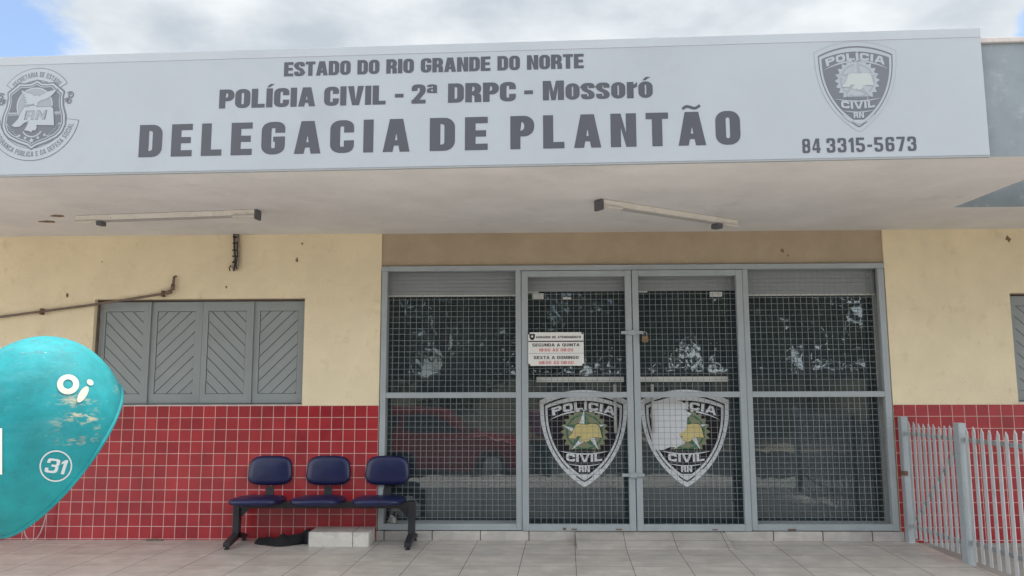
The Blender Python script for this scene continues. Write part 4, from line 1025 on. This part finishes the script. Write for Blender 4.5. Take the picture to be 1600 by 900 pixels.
def hood_mat():
    m = mat('hood_fibreglass', (.013, .235, .262), .72, var=.26, vscale=4.0, spec=.3)
    nt = m.node_tree; n = nt.nodes; l = nt.links; p = n['Principled BSDF']
    src = p.inputs['Base Color'].links[0].from_socket
    tc = n.new('ShaderNodeTexCoord')
    def blob(c, sx, thr, soft, ns, nd=8, col=(.62, .52, .40), amt=.9):
        nonlocal src
        mp = n.new('ShaderNodeMapping'); mp.vector_type = 'POINT'; mp.inputs['Location'].default_value = tuple(-a / b_ for a, b_ in zip(c, sx)); mp.inputs['Scale'].default_value = tuple(1 / a for a in sx)
        l.new(tc.outputs['Object'], mp.inputs[0])
        ln = n.new('ShaderNodeVectorMath'); ln.operation = 'LENGTH'; l.new(mp.outputs[0], ln.inputs[0])
        no = n.new('ShaderNodeTexNoise'); no.inputs['Scale'].default_value = ns; no.inputs['Detail'].default_value = nd; no.inputs['Roughness'].default_value = .65; no.inputs['Distortion'].default_value = .25
        m3 = n.new('ShaderNodeMapping'); m3.inputs['Scale'].default_value = (1, 1, 2.6); m3.inputs['Location'].default_value = (ns * .37, .2, .1); l.new(tc.outputs['Object'], m3.inputs[0]); l.new(m3.outputs[0], no.inputs['Vector'])
        ms = n.new('ShaderNodeMapRange'); ms.inputs[1].default_value = 1.0; ms.inputs[2].default_value = .4
        l.new(ln.outputs['Value'], ms.inputs[0])
        m2 = n.new('ShaderNodeMapRange'); m2.inputs[1].default_value = thr; m2.inputs[2].default_value = thr + soft
        l.new(no.outputs['Fac'], m2.inputs[0])
        mu = n.new('ShaderNodeMath'); mu.operation = 'MULTIPLY'; l.new(ms.outputs[0], mu.inputs[0]); l.new(m2.outputs[0], mu.inputs[1])
        ma = n.new('ShaderNodeMath'); ma.operation = 'MULTIPLY'; l.new(mu.outputs[0], ma.inputs[0]); ma.inputs[1].default_value = amt
        mx = n.new('ShaderNodeMix'); mx.data_type = 'RGBA'; l.new(ma.outputs[0], mx.inputs[0]); l.new(src, mx.inputs[6]); mx.inputs[7].default_value = (*col, 1)
        src = mx.outputs[2]
    at = lambda px, py: onhood(px, py, 0)
    blob(at(118, 645), (.17, .17, .16), .56, .08, 9, col=(.40, .36, .26), amt=.75)
    blob(at(128, 652), (.15, .15, .05), .50, .10, 15, col=(.56, .48, .33), amt=.85)
    blob(at(120, 628), (.15, .15, .022), .47, .12, 20, col=(.50, .44, .31), amt=.7)
    blob(at(124, 688), (.17, .17, .03), .50, .08, 24, col=(.34, .33, .26), amt=.8)
    blob(at(152, 660), (.03, .03, .14), .50, .1, 24, col=(.36, .36, .28), amt=.6)
    blob(at(178, 600), (.06, .06, .15), .48, .2, 7, col=(.42, .44, .36), amt=.55)
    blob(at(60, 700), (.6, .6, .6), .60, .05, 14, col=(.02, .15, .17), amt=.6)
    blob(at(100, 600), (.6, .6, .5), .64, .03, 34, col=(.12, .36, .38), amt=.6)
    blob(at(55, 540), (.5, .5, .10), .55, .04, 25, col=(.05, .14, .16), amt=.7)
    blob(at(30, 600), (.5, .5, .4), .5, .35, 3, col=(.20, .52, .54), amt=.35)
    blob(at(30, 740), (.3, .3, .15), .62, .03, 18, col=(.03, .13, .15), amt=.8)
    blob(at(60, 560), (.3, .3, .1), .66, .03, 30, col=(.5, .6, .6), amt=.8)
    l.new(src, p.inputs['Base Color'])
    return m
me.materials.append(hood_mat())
hood = bpy.data.objects.new('hood', me); COL.objects.link(hood); hood.parent = ph
sm = hood.modifiers.new('solid', 'SOLIDIFY'); sm.thickness = .012; sm.offset = -1
b = MB(); b.tube([fr_ @ q + HC - PB for q in rim], .011, 8, closed=True); b.build('rim', hood.data.materials[0], ph)
def dense(c, n=3): return [tuple(Vector(c[i]).lerp(Vector(c[(i + 1) % len(c)]), k / n)) for i in range(len(c)) for k in range(n)]
def ell(cx, cy, a, b_, rot, n=36): return [(cx + a * math.cos(t) * math.cos(rot) - b_ * math.sin(t) * math.sin(rot), cy + a * math.cos(t) * math.sin(rot) + b_ * math.sin(t) * math.cos(rot)) for t in (2 * math.pi * i / n for i in range(n))]
hp = lambda x, y: onhood(x, -y)
def ring(mb, o_, i_): 
    n = len(o_)
    for k in range(n): mb.face([hp(*o_[k]), hp(*o_[(k + 1) % n]), hp(*i_[(k + 1) % n]), hp(*i_[k])][::1])
M['mark'] = mat('hood_marking', (.52, .51, .44), .6, var=.12, vscale=18)
mb = MB(); ring(mb, ell(106, -601, 17.2, 15.6, .1), ell(106, -600.5, 7.8, 7.4, .1))
mb.poly([ell(140.3, -597.8, 5.6, 4.4, -.6, 20)], hp); mb.poly([ell(129, -616.5, 14.5, 6.0, R(58), 28)], hp)
mb.build('logo', M['mark'], ph)
M['mark2'] = mat('hood_number', (.52, .58, .60), .6)
mb = MB(); ring(mb, ell(87, -728, 25.5, 24.5, .3), ell(87, -728, 23.2, 22.2, .3))
put_text(mb, '31', 73, 104, -739, 22, hp, 0, bend=lambda x, y: (x + (y + 728) * .32 - 1, y + (x - 87) * -.12), w=.66, tv=.17, th=.15, track=.08, rad=.28)
mb.build('number_mark', M['mark2'], ph)
mb = MB()
for i in range(10):
    for j in range(12):
        q = [(-46 + 5 * (i + di), -741 + 6 * (j + dj)) for di, dj in ((0, 0), (1, 0), (1, 1), (0, 1))]
        mb.face([onhood(x, -y, .004) for x, y in q], 0 if i < 9 or j == 0 else 0)
mb.build('notice_plate', M['white'], ph)
pb = Vector((HC.x - .52, HC.y + .25, 0)) - PB
b = MB(); b.tube([pb, pb + Vector((0, 0, .9)), pb + Vector((0, 0, 1.35)), pb + Vector((.12, -.06, 1.55)), pb + Vector((.3, -.1, 1.6))], .04, 12); b.build('post', M['steel'], ph)
b = MB(); b.tube([pb + Vector((0, 0, .0)), pb + Vector((0, 0, .02))], .12, 16); b.build('base_plate', M['steel'], ph)
q0 = pb + Vector((.10, -.08, 1.05)); b = MB(); b.box(q0.x, q0.x + .16, q0.y - .12, q0.y + .12, q0.z, q0.z + .32); b.build('telephone', M['cabinet'], ph, bevel=.01)

# things at the wall base behind the booth
o_ = MB(); o_.tube([(0, 0, 0), (.0, 0, .05), (.05, -.02, .085), (.12, -.03, .09)], .022, 8); o = o_.build('pipe_stub', M['alu'], loc=(-4.17, -.10, 0)); tag(o, 'short pale pipe stub at the foot of the red tiles behind the booth', 'pipe')
o_ = MB(); o_.tube([q for q in [(-.12, .03, .42), (-.115, .02, .32), (-.108, .01, .22), (-.09, 0, .13), (-.06, -.01, .06), (-.02, -.02, .02), (.02, -.025, .008), (.055, -.02, .03), (.08, -.01, .08), (.098, .0, .15), (.108, .01, .22), (.112, .02, .28), (.113, .03, .36)]], .006, 8)
o = o_.build('cable_loop', M['cablep'], loc=(-3.74, -.10, 0)); tag(o, 'pale cable looping down to the floor behind the booth', 'cable')
o_ = MB()
for i in range(9):
    x = random.uniform(-.09, .09); s = random.uniform(.008, .02); o_.box(x - s, x + s, -.02 - s, -.02 + s, 0, s * .8)
o = o_.build('dry_leaves', M['pipe'], loc=(-2.62, -.03, 0)); tag(o, 'few dry leaf scraps along the foot of the red tiles', 'leaf litter'); o['kind'] = 'stuff'

# ------------------------------------------------------------------ inside, seen dimly through the glass
cb = empty('office_cabinet', (3.85, 1.5, .08), 'dark navy cabinet standing inside behind the right mesh panel', 'cabinet')
b = MB(); b.box(-.36, .36, -.25, .25, .06, 1.0); b.build('body', M['cabinet'], cb, bevel=.01)
for x in (-.18, .18):
    b = MB(); b.box(x - .165, x + .165, -.268, -.252, .10, .96); d_ = b.build('door', M['cabinet'], cb, bevel=.006)
    b = MB(); b.box(x - math.copysign(.13, x) - .01, x - math.copysign(.13, x) + .01, -.29, -.268, .5, .62); b.build('handle', M['alu'], d_)
for x in (-.32, .32):
    for y in (-.2, .2):
        b = MB(); b.box(x - .025, x + .025, y - .025, y + .025, 0, .06); b.build('foot', M['benchm'], cb)
ct = empty('reception_counter', (1.9, 4.3, .08), 'brown reception counter across the dark room behind the glass doors', 'counter')
b = MB(); b.box(-1.6, 1.3, -.3, .3, 0, 1.02); b.build('front_panel', M['counter'], ct); b = MB(); b.box(-1.65, 1.35, -.36, .34, 1.02, 1.06); b.build('top', M['alu'], ct, bevel=.006)

# ------------------------------------------------------------------ the street behind the camera, seen in the glass
cz = empty('parked_car', (-1.15, -9.55, -.60), 'red hatchback parked in the street, seen reflected in the left glass', 'car')
def section(prof, ys, mi=0):
    mb_ = MB(); rows = []
    for (y, sx_, sz_, zo) in ys: rows.append([(x * sx_, y, z if z < zo else zo + (z - zo) * sz_) for x, z in prof])
    n = len(prof)
    for r_ in rows: mb_.v += r_
    for j in range(len(rows) - 1):
        for i in range(n): mb_.f.append([j * n + i, j * n + (i + 1) % n, (j + 1) * n + (i + 1) % n, (j + 1) * n + i]); mb_.m.append(mi); mb_.smooth.append(True)
    mb_.f.append(list(range(n))[::-1]); mb_.f.append([(len(rows) - 1) * n + i for i in range(n)]); mb_.m += [mi, mi]; mb_.smooth += [False, False]
    return mb_
low = [(-2.0, .30), (-2.03, .55), (-1.98, .88), (-1.9, .98), (.75, .98), (1.3, .93), (1.85, .80), (2.0, .62), (2.02, .34), (1.75, .24), (-1.75, .24)]
section(low, [(-.84, .97, .97, .3), (-.80, 1, 1, .3), (.80, 1, 1, .3), (.84, .97, .97, .3)]).build('body', M['carred'], cz)
cab = [(-1.88, .97), (-1.62, 1.40), (-1.3, 1.50), (-.2, 1.52), (.15, 1.46), (.80, .97)]
section(cab, [(-.78, 1, 1, 1), (-.62, .97, 1.0, 1), (.62, .97, 1.0, 1), (.78, 1, 1, 1)]).build('cabin', M['carred'], cz)
for y in (-.79, .785):
    for pts in ([(-1.62, 1.03), (-1.45, 1.36), (-.75, 1.42), (-.75, 1.03)], [(-.68, 1.03), (-.68, 1.42), (-.2, 1.42), (.12, 1.36), (.58, 1.03)]):
        b = MB(); b.prism(pts, y, y + .005); b.v = [(a, c, d) for a, d, c in b.v]; b.build('side_window', M['carglass'], cz)
    for x in (-1.25, 1.25):
        b = MB(); b.tube([(x, y * 1.07 - .09, .31), (x, y * 1.07 + .09, .31)], .31, 24); wh = b.build('wheel', M['tyre'], cz)
        b = MB(); s_ = 1 if y > 0 else -1; b.tube([(x, y * 1.07 + s_ * .088, .31), (x, y * 1.07 + s_ * .098, .31)], .20, 20); b.build('rim', M['rim'], wh)
b = MB(); b.box(1.94, 2.01, -.75, -.45, .60, .74); b.build('headlight', M['lampg'], cz)
b = MB(); b.box(1.94, 2.01, .45, .75, .60, .74); b.build('headlight', M['lampg'], cz)

def skinned(name, verts, edges, radii, m_, parent, sub=2):
    me = bpy.data.meshes.new(name); me.from_pydata(verts, edges, []); o = bpy.data.objects.new(name, me); COL.objects.link(o); o.parent = parent
    me.materials.append(m_); sk = o.modifiers.new('skin', 'SKIN'); sk.use_smooth_shade = True
    for i, r_ in enumerate(radii): me.skin_vertices[0].data[i].radius = r_ if isinstance(r_, tuple) else (r_, r_)
    me.skin_vertices[0].data[0].use_root = True
    s_ = o.modifiers.new('sub', 'SUBSURF'); s_.levels = sub; s_.render_levels = sub
    return o
pe = empty('person', (1.12, -8.35, -.60), 'person in a purple shirt and dark trousers reflected in the left door', 'person')
V = [(0, 0, .95), (0, 0, 1.12), (0, 0, 1.32), (0, 0, 1.45), (0, .01, 1.53), (0, .015, 1.60), (0, .03, 1.68),
     (-.17, 0, 1.42), (-.24, .02, 1.14), (-.22, .12, .92), (-.21, .17, .84), (.17, 0, 1.42), (.24, .02, 1.14), (.22, .12, .92), (.21, .17, .84),
     (-.09, 0, .88), (-.10, .01, .50), (-.11, -.02, .09), (-.115, .12, .03), (.09, 0, .88), (.11, .01, .50), (.12, -.02, .09), (.125, .12, .03)]
E_ = [(0, 1), (1, 2), (2, 3), (3, 4), (4, 5), (5, 6), (3, 7), (7, 8), (8, 9), (9, 10), (3, 11), (11, 12), (12, 13), (13, 14), (0, 15), (15, 16), (16, 17), (17, 18), (0, 19), (19, 20), (20, 21), (21, 22)]
rad = [(.15, .11), (.145, .11), (.17, .12), (.10, .09), .055, .085, .075, .065, .048, .036, .035, .065, .048, .036, .035, .095, .065, .045, .035, .095, .065, .045, .035]
skinned('body', V, E_, rad, M['skin'], pe)
skinned('shirt', [(0, 0, .93), (0, 0, 1.12), (0, 0, 1.32), (0, 0, 1.46), (-.18, 0, 1.425), (-.225, .01, 1.22), (.18, 0, 1.425), (.225, .01, 1.22)], [(0, 1), (1, 2), (2, 3), (3, 4), (4, 5), (3, 6), (6, 7)], [(.185, .14), (.175, .135), (.195, .14), (.11, .1), .085, .075, .085, .075], M['shirt'], pe)
skinned('trousers', [(0, 0, .97), (-.09, 0, .88), (-.10, .01, .50), (-.11, -.02, .09), (.09, 0, .88), (.11, .01, .50), (.12, -.02, .09)], [(0, 1), (1, 2), (2, 3), (0, 4), (4, 5), (5, 6)], [(.165, .125), .11, .083, .07, .11, .083, .07], M['trouser'], pe)
skinned('hair', [(0, -.01, 1.66), (0, 0, 1.73)], [(0, 1)], [.085, .07], M['hair'], pe)

def tree(x, y, h, r, label, seed, n=11000, squash=1.0):
    rnd = random.Random(seed)
    t = empty('street_tree', (x, y, -.62), label, 'tree', 'trees across the street')
    b = MB(); th_ = h * .42
    b.tube([(0, 0, 0), (.05, .03, th_ * .5), (-.03, .05, th_), (.05, 0, h * .75)], [.20, .15, .13, .05], 10)
    for k in range(6):
        a = k * 1.05 + rnd.random(); b.tube([(-.02, .03, th_ * (.85 + .05 * k)), (r * .35 * math.cos(a), r * .35 * math.sin(a), h * .62), (r * .75 * math.cos(a), r * .75 * math.sin(a), h * .72)], [.08, .05, .02], 7)
    b.build('trunk', M['bark'], t)
    c = MB(); cl = []
    for k in range(34):
        a = rnd.random() * 6.28; rr_ = r * math.sqrt(rnd.random()) * .85
        cl.append((rr_ * math.cos(a), rr_ * math.sin(a), h * .58 + (rnd.random() - .5) * h * .80 * squash * (1 - .5 * rr_ / r), r * rnd.uniform(.18, .36)))
    for k in range(n):
        cx, cy, cz_, cr2 = cl[rnd.randrange(len(cl))]
        d = Vector((rnd.gauss(0, 1), rnd.gauss(0, 1), rnd.gauss(0, .8))).normalized() * cr2 * rnd.random() ** .4
        p0 = Vector((cx, cy, cz_)) + d; s_ = rnd.uniform(.07, .15)
        u_ = Vector((rnd.gauss(0, 1), rnd.gauss(0, 1), rnd.gauss(0, 1))).normalized(); v_ = u_.orthogonal().normalized()
        c.face([p0 - u_ * s_, p0 - v_ * s_ * .5, p0 + u_ * s_, p0 + v_ * s_ * .5])
    c.build('crown', M['leaf'], t)
for i, (x, y, h, r, lb) in enumerate(((-5.6, -17, 8.5, 3.6, 'tall leafy tree across the street at the far left of the row'), (-1.8, -16.4, 7.6, 3.3, 'broad leafy tree across the street behind the red car'),
                                     (2.4, -17.5, 9.0, 3.5, 'tallest leafy tree across the street opposite the glass doors'), (6.4, -16.6, 7.8, 3.4, 'leafy tree across the street opposite the right mesh panel'),
                                     (10.8, -20, 8.2, 3.2, 'leafy tree across the street at the far right of the row'), (-11, -18.5, 7.5, 3.0, 'leafy tree across the street beyond the others on the left'))):
    tree(x, y, h, r, lb, 11 + i)
wl = empty('boundary_wall', (0, -23, -.62), 'long low plastered wall across the street behind the trees', 'wall')
b = MB(); b.box(-30, 30, -.1, .1, 0, 2.4); b.build('panel', M['bwall'], wl); b = MB(); b.box(-30, 30, -.15, .15, 2.4, 2.48); b.build('coping', M['cap'], wl)
